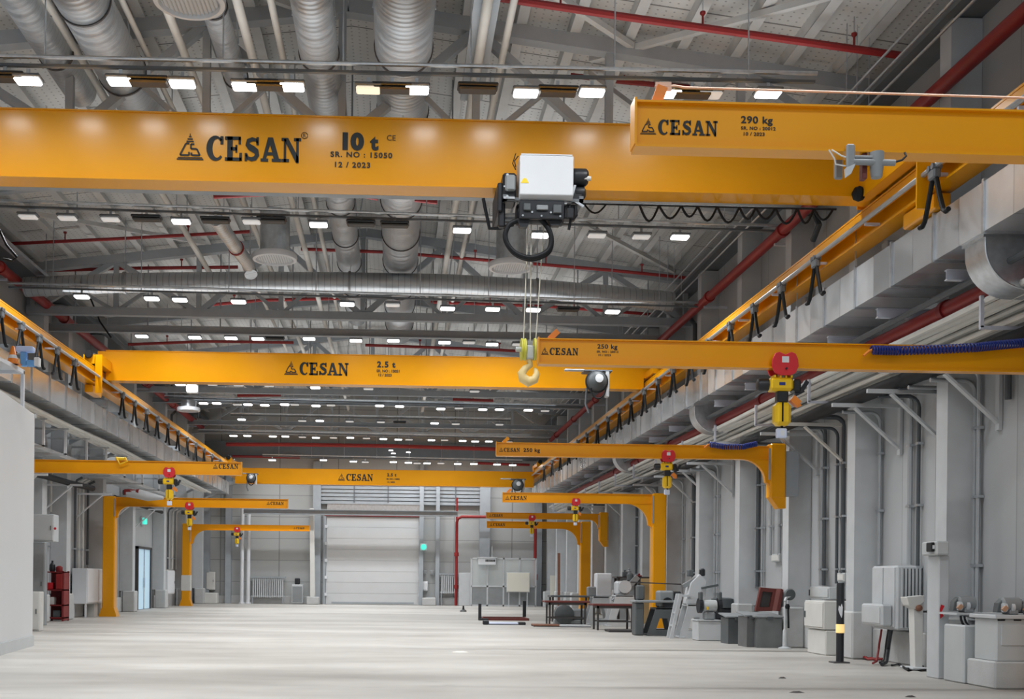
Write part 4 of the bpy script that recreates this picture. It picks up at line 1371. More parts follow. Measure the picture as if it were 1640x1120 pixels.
# ================================================================== jib cranes
def jib(side, y, xcol, xtip, zt, h, lab, name, foot=True, knee=.95, letter=None, vlen=None, wflange=.16, post_w=.4, tilt=0.0, stub=True, textl=None, band=False):
    """boom reaching from the post at xcol to xtip; side=+1 for the right wall"""
    s = side
    t = thing('jib_crane', lab, 'jib crane', (xcol, y, 0))
    zb = zt - h
    x0, x1 = min(xcol, xtip), max(xcol, xtip)
    yf, yb = y - wflange / 2, y + wflange / 2
    m = MB().box(x0, x1, yf, yb, zb, zb + .018).box(x0, x1, yf + .02, yb - .02, zt - .014, zt).box(x0, x1, y - .02, y + .02, zb + .018, zt - .014)
    if tilt:
        for p in m.v:
            p.z += (p.x - xcol) * tilt
    bo = m.build('boom', YEL, t)
    dz_ = (xtip - xcol) * tilt
    MB().box(xtip - .008, xtip + .008, yf + .005, yb - .005, zb + .02 + dz_, zt + .012 + dz_).build('end_plate', YEL, bo)
    if stub:
        xs = xtip + s * .14
        MB().bar((xs, y, zt + dz_), (xs + s * .10, y, zt + .10 + dz_), .07, .05, (0, 1, 0)).build('end_lug', ORA if foot else YEL, bo)
    if letter:
        m = MB()
        brand(m, (letter[0], y - .024, letter[1]), letter[2], gap=.08)
        m.build('brand_lettering', INK, bo)
    if textl:
        for ti, (body, xx, zz, size) in enumerate(textl):
            m = MB()
            text_polys(m, body, (xx, y - .024, zz), size, size * .03, ex=(1.12, 0, 0), spacing=1.1)
            m.build(('capacity_lettering', 'serial_lettering', 'date_lettering')[ti], INK, bo)
    # post
    if foot:
        pz0 = .03
        MB().box(xcol - post_w / 2, xcol + post_w / 2, y - post_w / 2, y + post_w / 2, pz0, zt + .02, .03).build('post', YEL, t)
        MB().prism([(xcol - post_w * .72, 0), (xcol + post_w * .72, 0), (xcol + post_w * .72, .03), (xcol + post_w / 2, .3), (xcol - post_w / 2, .3), (xcol - post_w * .72, .03)], 'y', y - post_w * .55, y + post_w * .55).build('base', YEL, t)
        if band:
            MB().box(xcol - post_w / 2 - .006, xcol + post_w / 2 + .006, y - post_w / 2 - .006, y + post_w / 2 + .006, .72, 1.45).build('white_band', CREAM, t)
    else:
        MB().box(xcol - .16, xcol + .16, y - .15, y + .15, zt - 1.05, zt + .05, .03).prism([(xcol + s * .16, zt - 1.0), (xcol - s * .16, zt - 1.0), (xcol + s * .02, zt - 1.25), (xcol + s * .16, zt - 1.25)], 'y', y - .13, y + .13).build('wall_bracket', YEL, t)
        MB().box(min(xcol + s * .14, 8.05 * s if s > 0 else -10.0), max(xcol + s * .14, 8.05 * s if s > 0 else -10.0), y - .1, y + .1, zt - 1.0, zt - .1).build('mounting_plate', STEEL, t)
    # curved knee between boom and post
    xk = xcol - s * post_w / 2 if foot else xcol - s * .15
    k = knee
    pts = [(xk, zb + .02), (xk - s * k, zb + .02), (xk - s * k, zb)]
    for q in range(9):
        a_ = PI / 2 * q / 8
        pts.append((xk - s * (k - k * .86 * math.sin(a_) * 1.0), zb - (k * .82) * (1 - math.cos(a_))))
    pts.append((xk, zb - k * .9))
    MB().prism(pts if s < 0 else pts, 'y', y - .06, y + .06).build('knee_plate', YEL, t)
    xi = xk - s * .08
    MB().box(xcol - s * .2 - .02, xcol - s * .2 + .02, y - post_w / 2 - .02, y - post_w / 2 + .0, zb - k * .75, zt - .06).build('hinge_pin', GALV, t)
    return t, bo


def S(y):
    return F / y


YJ = 7.8
p = at(1015, 165, y=YJ)
pb = at(1015, 241, y=YJ)
q = at(1024, 217, y=YJ)
tx = [('290 kg', at(1185, 199, y=YJ).x, at(1185, 199, y=YJ).z, .068), ('SR. NO : 20012', at(1185, 209, y=YJ).x, at(1185, 209.5, y=YJ).z, .031), ('10 / 2023', at(1188, 218, y=YJ).x, at(1188, 219, y=YJ).z, .033)]
J1, B1 = jib(1, YJ, 7.7, p.x, p.z, p.z - pb.z, 'nearest jib crane, its yellow boom entering at the upper right over the largest crane', 'j1', foot=True, knee=.8, letter=(q.x, q.z, .105), tilt=0.0, textl=tx, stub=False)
# upright stub with the stretched wire
a0 = at(1050, 163, y=YJ)
MB().bar((a0.x, YJ, p.z - .01), (a0.x + .045, YJ, p.z + .115), .075, .05, (0, 1, 0)).build('wire_post', ORA, B1)
w0, w1 = at(1056, 136, y=YJ), at(1640, 157, y=YJ)
MB().tube([(w0.x - .03, YJ, p.z + .118), (w0.x + .11, YJ, p.z + .128), (w0.x + .18, YJ, p.z + .118), (7.6, YJ, p.z + .10)], .008, 6).build('stretched_wire', COPP, B1)
MB().bar((a0.x - .0, YJ, p.z + .118), (a0.x + .11, YJ, p.z + .122), .06, .012, (0, 1, 0)).build('wire_clamp', COPP, B1)

YJ2 = 13.7
p = at(862, 543, y=YJ2)
pb = at(862, 585, y=YJ2)
q = at(866, 569, y=YJ2)
tx = [('250 kg', at(956, 559, y=YJ2).x, at(956, 559, y=YJ2).z, .075), ('SR. NO : 20013', at(955, 565, y=YJ2).x, at(955, 565.5, y=YJ2).z, .034), ('10 / 2023', at(957, 570, y=YJ2).x, at(957, 571, y=YJ2).z, .034)]
J2, B2 = jib(1, YJ2, 8.16, p.x, p.z, p.z - pb.z, 'jib crane with a long yellow boom carrying the large chain hoist', 'j2', letter=(q.x, q.z, .088), textl=tx, knee=.16, post_w=.28)

YJ3 = 22.3
p = at(795, 709, y=YJ3)
pb = at(795, 731, y=YJ3)
q = at(799, 724, y=YJ3)
tx = [('250 kg', at(838, 724, y=YJ3).x, at(838, 724, y=YJ3).z, .10)]
J3, B3 = jib(1, YJ3, 7.62, p.x, p.z, p.z - pb.z, 'wall-mounted jib crane on the right, third boom from the camera, without a floor post', 'j3', foot=False, knee=.55, letter=(q.x, q.z, .08), textl=tx)

YJ4 = 32.4
p = at(805, 789, y=YJ4)
pb = at(805, 805, y=YJ4)
q = at(809, 801, y=YJ4)
J4, B4 = jib(1, YJ4, 7.62, p.x, p.z, p.z - pb.z, 'jib crane with a tall yellow floor post on the right wall behind the machines', 'j4', knee=.75, letter=(q.x, q.z, .12))

YJ6 = 45.0
p = at(780, 835, y=YJ6)
pb = at(780, 846, y=YJ6)
q = at(784, 843, y=YJ6)
J6, B6 = jib(1, YJ6, 7.62, p.x, p.z, p.z - pb.z, 'farthest jib crane on the right with a yellow floor post behind the two tables', 'j6', knee=.75, letter=(q.x, q.z, .12), stub=False)
YJ5 = 42.3
p = at(779, 821, y=YJ5)
pb = at(779, 830, y=YJ5)
q = at(783, 828, y=YJ5)
J5, B5 = jib(1, YJ5, 7.85, p.x, p.z, p.z - pb.z + .02, 'slim wall-mounted jib crane on the right, just above the farthest boom', 'j5', foot=False, knee=.4, letter=(q.x, q.z, .10), stub=False)

YK0 = 28.0
p = at(387, 741, y=YK0)
pb = at(387, 762, y=YK0)
q = at(341, 751, y=YK0)
L0, BL0 = jib(-1, YK0, -9.6, p.x, p.z, p.z - pb.z, 'jib crane on the left whose boom comes out behind the big pale enclosure', 'l0', letter=(q.x, q.z, .12), stub=False, knee=.3)
pp = at(194, 735, y=YK0)
MB().box(pp.x - .12, pp.x + .12, YK0 - .1, YK0 + .1, p.z, p.z + .08, .02).tube([(pp.x - .1, YK0 - .11, p.z + .08), (pp.x, YK0 - .12, p.z - .1), (pp.x + .18, YK0 - .12, p.z - .02), (pp.x + .12, YK0 - .11, p.z + .08)], .02, 6).build('cable_clamp', YELB, BL0)
YK1 = 38.0
p = at(461, 800, y=YK1)
pb = at(461, 815, y=YK1)
q = at(427, 809, y=YK1)
L1, BL1 = jib(-1, YK1, -9.55, p.x, p.z, p.z - pb.z, 'jib crane with a tall yellow floor post at the left wall, nearer of the two', 'l1', knee=.45, letter=(q.x, q.z, .11), stub=False)
YK2 = 53.5
p = at(496, 842, y=YK2)
pb = at(496, 851.5, y=YK2)
q = at(470, 848, y=YK2)
L2, BL2 = jib(-1, YK2, -9.85, p.x, p.z, p.z - pb.z, 'jib crane with a banded yellow floor post in the far left corner', 'l2', knee=.75, letter=(q.x, q.z, .10), stub=False, band=True)


# ------------------------------------------------------------------ chain hoists on the jib booms
def hoist_proto():
    t = thing('chain_hoist', '-', 'chain hoist', (0, 0, 0))          # origin: underside of the boom
    for q in (-1, 1):
        pr = [(-.155, .02), (-.15, .10), (-.12, .165), (-.07, .185), (0, .155), (.07, .185), (.12, .165), (.15, .10), (.155, .02), (.12, -.06), (.06, -.085), (-.06, -.085), (-.12, -.06)]
        tr = MB().prism(pr, 'y', q * .09 - .015, q * .09 + .015).build('trolley_plate', REDB, t, bevel=.006)
        if q < 0:
            MB().box(-.04, .04, -.11, -.105, .06, .13).build('rating_label', WHT, tr)
            MB().lathe([(.012, -.02), (.012, .0)], (.01, -.105, -.01), 'y', 10).build('bolt_head', BLK, tr)
        for x in (-.08, .08):
            MB().lathe([(.035, -.03), (.05, -.03), (.05, -.015), (.042, .03)], (x, q * .065, .055), 'y', 16).build('trolley_wheel', BLK, t)
    MB().tube([(0, -.1, -.05), (0, .1, -.05)], .018, 10).box(-.05, .05, -.03, .03, -.14, -.04, .01).build('suspension', GREYL, t)
    m = MB().box(-.17, .11, -.09, .09, -.26, -.105, .03)
    for k in range(4):
        m.box(-.12 + .065 * k, -.10 + .065 * k, -.08, .08, -.11, -.08)
    b = m.build('hoist_body', YELB, t)
    MB().box(-.065, .005, -.095, -.088, -.20, -.165).build('badge', BLUE, b)
    MB().lathe([(.04, -.30), (.065, -.29), (.075, -.26), (.075, -.17)], (0, 0, -.185), 'x', 20).build('motor_cap', BLK, t)
    MB().box(.11, .20, -.08, .08, -.27, -.12, .02).build('gear_cap', BLK, t)
    MB().bar((.2, -.02, -.27), (.28, -.02, -.14), .05, .07, (0, 1, 0)).bar((.14, -.02, -.29), (.24, -.02, -.24), .06, .05, (0, 1, 0)).build('cable_arm', BLK, t)
    MB().box(-.07, .06, -.06, .06, -.40, -.25, .02).build('chain_guide', BLK, t)
    MB().box(-.10, .09, -.085, .085, -.66, -.39, .04).build('chain_bag', YELB, t)
    MB().box(-.03, -.012, -.092, -.084, -.62, -.40).build('bag_strap', RUB, t)
    MB().bar((.10, -.03, -.34), (.18, -.03, -.41), .08, .08, (0, 1, 0)).bar((.15, -.03, -.36), (.19, -.03, -.44), .05, .05, (0, 1, 0)).build('hook', ORA, t)
    MB().box(-.012, .012, -.012, .012, -.70, -.65).build('pendant_lead', RUB, t)
    tg = MB().box(-.065, .055, -.03, .03, -.80, -.69, .01).build('pendant_tag', TAGM, t)
    MB().box(-.02, .02, -.034, -.029, -.775, -.715).build('tag_face', WHT, tg)
    return t


hp0 = None
for (u, v, y, sc, lab) in ((1253, 585, YJ2, 1.06, 'large yellow chain hoist with red trolley on the second nearest right boom'), (1069, 734, YJ3, .90, 'yellow chain hoist with red trolley on the wall-mounted boom of the third right jib'),
                           (922, 806, YJ4, .80, 'small yellow chain hoist on the boom of the jib with the tall right post'), (852, 829, YJ5, .84, 'small yellow chain hoist on the slim far right boom'),
                           (272, 757, YK0, .95, 'yellow chain hoist with red trolley on the boom beside the pale enclosure'), (304, 811, YK1, .95, 'yellow chain hoist with red trolley on the nearer left floor-post jib'),
                           (380, 849, YK2, .95, 'small yellow chain hoist on the far left corner jib')):
    if hp0 is None:
        o = hp0 = hoist_proto()
    else:
        o = copy_tree(hp0)
    B = {YJ2: B2, YJ3: B3, YJ4: B4, YJ5: B5, YK0: BL0, YK1: BL1, YK2: BL2}[y]
    zb = min(vv.co.z for vv in B.data.vertices)
    o.location = (at(u, v, y=y).x, y, zb)
    o.scale = (sc, sc, sc)
    tag(o, lab, 'chain hoist', 'chain hoists on jib booms')

# bare trolley under the nearest boom
zb = min(vv.co.z for vv in B1.data.vertices)
pa = at(1348, 262, y=YJ)
t = thing('boom_trolley', 'grey trolley with cable ends under the nearest jib boom', 'trolley', (pa.x, YJ, zb))
x = at(1352, 270, y=YJ).x
x2 = at(1396, 270, y=YJ).x
MB().box(x - .03, x + .03, YJ - .12, YJ - .09, zb - .13, zb + .04, .01).build('side_plate', GREY, t)
MB().box(x - .03, x + .03, YJ + .09, YJ + .12, zb - .13, zb + .04, .01).build('side_plate', GREY, t)
MB().prism([(x - .035, zb - .13), (x + .03, zb - .1), (x + .0, zb - .17), (x - .03, zb - .19)], 'y', YJ - .125, YJ - .085).build('lower_lug', GREYL, t)
MB().tube([(x, YJ - .1, zb - .08), (x2 + .12, YJ - .1, zb - .08)], .022, 12).tube([(x, YJ - .1, zb - .045), (x2, YJ - .1, zb - .045)], .012, 8).build('spacer_tube', GREY, t)
MB().lathe([(.035, -.18), (.04, -.16), (.05, -.06), (.05, -.005)], (x2, YJ - .08, zb), 'z', 18).build('cable_drum', GREY, t)
MB().box(x2 - .09, x2 - .055, YJ - .06, YJ, zb - .18, zb + .0, .005).build('chain_plate', MAR, t)
MB().tube([(x2 + .1, YJ - .1, zb - .08), (x2 + .17, YJ - .1, zb - .06), (x2 + .20, YJ - .1, zb - .03), (x2 + .2, YJ - .08, zb)], .008, 6).build('lead', RUB, t)
MB().tube([(x - .15, YJ - .1, zb), (x - .11, YJ - .1, zb - .06), (x - .10, YJ - .1, zb - .10), (x - .03, YJ - .1, zb - .11)], .005, 6).tube([(x - .13, YJ - .1, zb), (x - .06, YJ - .1, zb - .04), (x + .01, YJ - .1, zb - .06)], .005, 6).build('thin_wire', CREAM, t)


# coiled air hoses along two booms
def coil(uv, y, r, n, lab, wire):
    pts = [at(u, v, y=y - .11) for u, v in uv]
    t = thing('coiled_hose', lab, 'hose', pts[0], 'coiled blue hoses')
    out = []
    N = n * 10
    for k in range(N + 1):
        f = k / N * (len(pts) - 1)
        i = min(int(f), len(pts) - 2)
        c = pts[i].lerp(pts[i + 1], f - i)
        a_ = 2 * PI * k / 10
        out.append((c.x, c.y + r * math.cos(a_), c.z + r * math.sin(a_)))
    MB().tube(out, wire, 5).build('coil', BLUE, t)
    MB().tube([pts[0] + Vector((-.10, 0, -.07)), pts[0] + Vector((-.03, 0, -.01)), pts[0]], wire * 1.6, 6).build('end_fitting', ORA, t)
    return t


coil([(1396, 561), (1440, 562), (1500, 560), (1560, 557), (1600, 553), (1645, 549)], YJ2, .05, 52, 'long coiled blue air hose on the second nearest right boom', .011)
coil([(1136, 712), (1160, 716), (1190, 716), (1212, 711)], YJ3, .05, 26, 'short coiled dark blue air hose on the wall-mounted right boom', .012)
# ================================================================== rectangular ducts under the runways
def rect_duct(xi, xo, z0, z1, y0, y1, lab, pitch, off):
    t = thing('rectangular_duct', lab, 'duct', ((xi + xo) / 2, (y0 + y1) / 2, z0), 'rectangular ducts along the walls')
    a, b = min(xi, xo), max(xi, xo)
    y, k = y0, 0
    ys = [y0]
    c = off
    while c < y1:
        if c > y0:
            ys.append(c)
        c += pitch
    ys.append(y1)
    m = MB()
    for i in range(len(ys) - 1):
        m.box(a, b, ys[i] + .004, ys[i + 1] - .004, z0, z1)
        # cross-break: a faint raised ridge on the visible faces is left to the sheet itself
    m.build('duct_body', DUCTM, t)
    for yy in ys[1:-1]:
        MB().box(a - .025, b + .025, yy - .022, yy + .022, z0 - .025, z1 + .025).build('flange', GALV, t)
    for yy in ys[1:-1:2]:
        for x in (a - .01, b + .01):
            MB().tube([(x, yy, z1 + .02), (x, yy, z1 + .6)], .008, 5).build('hanger', GALV, t)
    return t


RD = rect_duct(6.98, 7.95, 5.54, 6.14, 6.0, 57.5, 'long galvanised rectangular duct under the right crane runway', 1.25, 6.9)
LD = rect_duct(-8.42, -9.4, 5.56, 6.16, 8.0, 57.0, 'long galvanised rectangular duct under the left crane runway', 1.35, 8.7)
# elbows dropping out of the right duct
for (u, v, lab) in ((1577, 462, 'large round-nosed duct elbow under the right duct, nearest the camera'), (1112, 690, 'round-nosed duct elbow under the right duct, second from the camera'), (985, 752, 'round-nosed duct elbow under the right duct, farthest from the camera')):
    x0 = 7.05
    y = at(u, v, x=x0).y
    drop = .66
    t = thing('duct_elbow', lab, 'duct elbow', (7.8, y, 5.0), 'elbows of the right duct')
    pts = [(x0, 5.54)]
    pts += [(x0 + .55 - .55 * math.cos(PI / 2 * k / 10), 5.40 - (drop - .14) * math.sin(PI / 2 * k / 10)) for k in range(11)]
    pts += [(8.2, 5.54 - drop), (8.2, 5.54)]
    MB().prism(pts, 'y', y, y + .48).build('elbow_body', GALV, t)
    rim = [(p[0], y - .004, p[1]) for p in pts[:-2]]
    MB().tube(rim, .014, 6).build('front_seam', GALV, t)
    MB().box(x0 - .03, 8.2, y - .02, y + .5, 5.50, 5.54).build('flange', GALV, t)

# duct support arms and red pipe below the right duct
for i, y in enumerate([14.4, 16.5, 18.4, 20.6, 22.8, 25.0, 27.0, 29.2, 31.5, 34.0, 36.6, 39.4, 42.4, 45.6]):
    t = thing('duct_bracket', f'pale bracket arm under the right duct, {ORD[i]} from the near end', 'bracket', (7.6, y, 5.3), 'bracket arms under the right duct')
    MB().box(7.12, 8.02, y - .05, y - .04, 5.29, 5.40).box(7.12, 8.02, y - .08, y, 5.40, 5.415).box(7.12, 8.02, y - .08, y, 5.275, 5.29).build('arm', LILAC, t)
    MB().box(7.82, 7.9, y - .06, y, 5.0, 5.32).build('drop', LILAC, t)
    MB().bar((7.96, y - .03, 5.36), (XR - .01, y - .03, 5.36), .06).build('wall_stub', LILAC, t)
t = thing('red_pipe', 'thick red pipe running under the right duct beside the cable bundle', 'pipe', (7.66, 20, 5.22))
MB().tube([(7.66, 8, 5.145), (7.66, 52, 5.145)], .12, 16).build('pipe', REDP, t)
for k in range(7):
    y = 15.4 + 3.9 * k
    MB().lathe([(.125, -.06), (.145, -.06), (.145, .06), (.125, .06)], (7.66, y, 5.145), 'y').build('coupling', REDD, t)
t = thing('dark_pipe', 'thin dark pipe under the right duct, left of the red pipe', 'pipe', (7.3, 20, 5.4))
MB().tube([(7.36, 8, 5.225), (7.36, 50, 5.225)], .045, 10).build('pipe', CONDD, t)

# cable bundles on the right wall, just outside the duct
offs = [(7.53, 4.97, .05), (7.66, 4.94, .055), (7.79, 4.91, .055), (7.91, 4.87, .05), (8.03, 4.82, .05), (8.14, 4.77, .045)]
for i, (x, z, r) in enumerate(offs):
    t = thing('cable_run', f'pale grey cable running along the right wall under the duct, {ORD[i]} from the hall side', 'cable', (x, 20, z), 'pale cables along the right wall')
    pts = [(x + .012 * math.sin(k * 1.3 + i), 7 + k * 1.6, z + .02 * math.sin(k * .9 + i * 2)) for k in range(31)]
    MB().tube(pts, r, 8).build('sheath', CABLE, t)
t = thing('cable_run', 'lowest off-white pipe beneath the pale cables at the right wall', 'pipe', (7.9, 20, 4.75))
MB().tube([(7.8, 7, 4.68), (7.8, 54, 4.68)], .045, 8).build('pipe', TUBEW, t)
t = thing('cable_tray', 'open cable ladder carrying the pale cables along the right wall', 'cable tray', (8.0, 20, 4.88))
MB().box(8.26, 8.29, 7, 55, 4.635, 4.72).build('side_rail', GREYL, t)
for k in range(16):
    y = 8.1 + 3 * k
    MB().bar((7.44, y, 4.61), (XR - .01, y, 4.61), .045).bar((7.46, y, 4.61), (7.46, y, 5.02), .045).build('cross_arm', LILAC, t)

# braced brackets on the right wall with the black hose lying on them
for i, (y, pale) in enumerate([(12.2, 0), (13.9, 0), (15.5, 0), (17.2, 0), (18.6, 0), (20.9, 1), (22.3, 0), (24.8, 0), (28.0, 0), (29.9, 0), (31.6, 0), (34.4, 0), (37.6, 0), (41.0, 0), (44.6, 0), (48.2, 0)]):
    m_ = TUBEW if pale else GREYL
    t = thing('wall_bracket', f'grey braced bracket on the right wall, {ORD[i]} from the near end', 'bracket', (8.4, y, 4.2), 'braced brackets on the right wall')
    if pale:
        t['label'] = 'off-white braced bracket on the right wall beside the large chain hoist'
    MB().box(7.3, 8.48, y - .03, y + .03, 4.29, 4.35).build('arm', m_, t)
    MB().bar((7.68, y, 4.28), (8.45, y, 3.6), .035, .09, (0, 1, 0)).build('brace', m_, t)
    MB().box(8.44, 8.49, y - .05, y + .05, 3.5, 4.42).build('wall_plate', m_, t)
pts = smooth_path([(7.9, 8, 4.45), (7.88, 12, 4.45), (7.84, 15, 4.455), (7.8, 16.6, 4.462), (7.78, 18.5, 4.465), (7.76, 20.5, 4.462), (7.76, 22.6, 4.44), (7.78, 26, 4.42), (7.8, 30, 4.42), (7.8, 36, 4.42), (7.8, 44, 4.42)], 3)
o = MB().tube(pts, [.115 if q.y < 21 else .09 if q.y < 24 else .065 for q in pts], 14).build('black_hose', RUB)
tag(o, 'thick black hose lying along the brackets of the right wall', 'hose')
o = MB().tube([(8.2, 22.9, 4.42), (7.8, 23.4, 4.40), (7.6, 24.2, 4.41), (7.75, 25.4, 4.40)], .05, 8).build('black_hose', RUB)
tag(o, 'black hose end curling on the brackets behind the large chain hoist', 'hose')

# conduits dropping down the right wall
cps = [(1618, 640, 0), (1562, 985, 1), (1555, 985, 1), (1546, 985, 0), (1537, 970, 1), (1530, 960, 1), (1516, 866, 1), (1508, 866, 0), (1472, 955, 0), (1459, 905, 1), (1402, 905, 1), (1396, 905, 0), (1352, 918, 0), (1342, 935, 0), (1322, 938, 0), (1317, 938, 1),
       (1262, 945, 0), (1256, 940, 1), (1250, 890, 1), (1236, 890, 1), (1222, 940, 1), (1214, 940, 0), (1208, 940, 1), (1150, 950, 1), (1143, 950, 1), (1136, 950, 0), (1120, 940, 1), (1112, 940, 0), (1108, 935, 1), (1094, 935, 1), (1050, 930, 1), (1042, 930, 1), (1034, 930, 1),
       (1020, 925, 0), (1012, 925, 1), (1004, 930, 0), (996, 930, 1), (985, 935, 1), (978, 935, 0)]
used_y = []
for i, (u, vb, dark) in enumerate(cps):
    xw = 8.46
    p = at(u, vb, x=xw)
    y, zb = p.y, max(p.z, .6)
    for yc in YR:
        if yc - .1 < y < yc + .22:
            y = yc - .1 - .02 * (i % 2)
        elif yc + .22 <= y < yc + .44:
            y = yc + .46
    while any(abs(y - q) < .1 for q in used_y):
        y += .03
    used_y.append(y)
    zt = 4.40 + .1 * math.sin(i * 2.3)
    r = .032 if i % 3 else .045
    bend = .18
    pts = [(xw - .03, y, zb), (xw - .03, y, zt - bend)]
    for k in range(1, 6):
        a_ = PI / 2 * k / 5
        pts.append((xw - .03 - bend * (1 - math.cos(a_)), y, zt - bend + bend * math.sin(a_)))
    pts.append((xw - .7, y, zt))
    side = f'{"dark" if dark == 0 else "pale grey"} conduit dropping down the right wall'
    t = thing('conduit', f'{side}, number {i + 1} counted from the near end', 'conduit', (xw, y, zb), 'conduits down the right wall')
    word = (ORD + ['twenty-sixth', 'twenty-seventh', 'twenty-eighth', 'twenty-ninth', 'thirtieth', 'thirty-first', 'thirty-second', 'thirty-third', 'thirty-fourth', 'thirty-fifth', 'thirty-sixth', 'thirty-seventh', 'thirty-eighth', 'thirty-ninth'])[i]
    t['label'] = f'{side}, {word} conduit from the near end'
    MB().tube(pts, r, 8).build('pipe', CONDD if dark == 0 else COND, t)
    for z in (1.6, 2.6, 3.6):
        if z > zb:
            MB().box(xw - .07, xw + .03, y - r - .02, y + r + .02, z - .02, z + .02).build('clip', GALV, t)

# ------------------------------------------------------------------ the same on the left wall
for i, y in enumerate([22.3, 24.0, 25.7, 27.3, 29.0, 30.9, 33.0, 35.2, 37.6, 40.2, 43.0, 46.0]):
    t = thing('tray_hanger', f'white L-shaped hanger under the left duct, {ORD[i]} from the near end', 'hanger', (-9.0, y, 4.8), 'white hangers under the left duct')
    MB().box(-9.02, -8.96, y - .03, y + .03, 4.62, 5.3).build('drop', WHT, t)
    MB().box(-10.3, -8.96, y - .03, y + .03, 4.60, 4.66).build('arm', GREYL, t)
    MB().box(-10.49, -9.4, y - .03, y + .03, 5.30, 5.36).box(-9.4, -8.9, y - .03, y + .03, 5.3, 5.34).build('upper_arm', GREYL, t)
for i, (x, z, r) in enumerate([(-8.72, 5.36, .05), (-8.84, 5.38, .055), (-8.96, 5.39, .05), (-9.1, 5.40, .05), (-9.25, 5.42, .06)]):
    t = thing('cable_run', f'pale grey cable running along the left wall under the duct, {ORD[i]} from the hall side', 'cable', (x, 20, z), 'pale cables along the left wall')
    pts = [(x + .012 * math.sin(k * 1.3 + i), 10 + k * 1.6, z + .018 * math.sin(k * .9 + i * 2)) for k in range(28)]
    MB().tube(pts, r, 8).build('sheath', CABLE, t)
for i, (x, z, w) in enumerate(((-9.6, 4.70, .4), (-10.1, 4.70, .35))):
    t = thing('cable_tray', f'grey cable tray under the left duct, {"hall side" if i == 0 else "wall side"}', 'cable tray', (x, 20, z), 'cable trays under the left duct')
    MB().box(x - w / 2, x + w / 2, 10, 50, z - .03, z).box(x - w / 2, x - w / 2 + .01, 10, 50, z, z + .08).box(x + w / 2 - .01, x + w / 2, 10, 50, z, z + .08).build('tray', GREYL, t)
t = thing('cable_tray', 'pale flat pipe under the left duct near the pale enclosure', 'pipe', (-10.0, 20, 4.2))
MB().tube([(-10.1, 10, 4.28), (-10.1, 31, 4.28)], .09, 8).tube([(-9.9, 10, 4.22), (-9.9, 31, 4.22)], .07, 8).build('pipe', WHT, t)
for i, y in enumerate([23.5, 27.2, 30.4, 33.7, 37.2, 41.3, 45.2]):
    t = thing('wall_bracket', f'pale braced bracket on the left wall, {ORD[i]} from the near end', 'bracket', (-10.4, y, 4.1), 'braced brackets on the left wall')
    MB().box(-10.48, -9.3, y - .03, y + .03, 4.0, 4.06).build('arm', WHT, t)
    MB().bar((-9.6, y, 4.0), (-10.45, y, 3.25), .035, .07, (0, 1, 0)).build('brace', WHT, t)
    MB().box(-10.49, -10.44, y - .05, y + .05, 3.15, 4.12).build('wall_plate', WHT, t)
lc = [(66, 820, 1), (80, 820, 1), (118, 985, 0), (124, 975, 1), (131, 910, 1), (139, 905, 0), (157, 910, 1), (196, 960, 1), (203, 960, 0), (247, 960, 1), (268, 912, 0), (275, 912, 1), (281, 912, 1), (290, 955, 1)]
for i, (u, vb, pale) in enumerate(lc):
    p = at(u, vb, x=-10.44)
    t = thing('conduit', f'{"pale" if pale else "dark"} conduit running down the left wall, {ORD[i]} from the near end', 'conduit', (-10.44, p.y, max(p.z, .56)), 'conduits down the left wall')
    MB().tube([(-10.42, p.y, max(p.z, .56)), (-10.42, p.y, 4.3), (-10.38, p.y, 4.45), (-10.2, p.y, 4.55)], .04, 8).build('pipe', TUBEW if pale else CONDD, t)
    MB().box(-10.5, -10.38, p.y - .06, p.y + .06, 2.2, 2.25).build('clip', GALV, t)
o = MB().tube([(-10.0, 30.2, 4.13), (-9.8, 32, 4.12), (-9.7, 34, 4.1), (-9.6, 36, 4.12)], .09, 8).build('black_hose', RUB)
tag(o, 'black hose on the left wall brackets under the near left boom', 'hose')
o = MB().tube([(-9.5, 38.4, 4.02), (-9.8, 41, 4.09), (-9.9, 45, 4.09), (-9.9, 48, 4.09)], .07, 8).build('black_hose', RUB)
tag(o, 'black hose on the left wall brackets behind the nearer floor-post jib', 'hose')
# bundle lying over the nearer left jib boom
t = thing('wrapped_bundle', 'grey wrapped bundle with reddish end lying over the nearer left floor-post jib boom', 'bundle', at(235, 792, y=37.7))
a, b = at(203, 790, y=37.7), at(262, 798, y=37.7)
MB().tube([a, a.lerp(b, .25) + Vector((0, 0, .03)), a.lerp(b, .6) + Vector((0, 0, -.02)), b], [.13, .17, .15, .05], 12).build('wrap', GREYL, t)
MB().tube([a + Vector((-.06, -.02, .03)), a.lerp(b, .35) + Vector((0, -.06, .08))], [.10, .11], 10).build('red_end', REDD, t)
MB().tube([a + Vector((-.12, 0, .02)), a + Vector((-.02, 0, .02))], .09, 10).build('dark_end', DARKST, t)

# ------------------------------------------------------------------ glazed side door in the left wall
ya, yb = at(218, 976, x=-10.45).y, at(238, 974, x=-10.45).y
zt = at(228, 880, x=-10.45).z
d = struct('door_2', MB().box(-10.46, -10.42, ya, yb, .02, zt), DAYG, 'tall daylit frosted glass door in the left wall under the green exit light', 'door')
MB().box(-10.5, -10.36, ya - .1, ya, 0, zt + .1).box(-10.5, -10.36, yb, yb + .12, 0, zt + .1).box(-10.5, -10.36, ya - .1, yb + .12, zt, zt + .1).build('door_frame', DARKST, d)
MB().box(-10.415, -10.38, (ya + yb) / 2 - .03, (ya + yb) / 2 + .03, .02, zt).build('meeting_stile', GALV, d)
MB().box(-10.41, -10.34, (ya + yb) / 2 - .12, (ya + yb) / 2 - .08, .9, 1.3).build('door_handle', GALV, d)
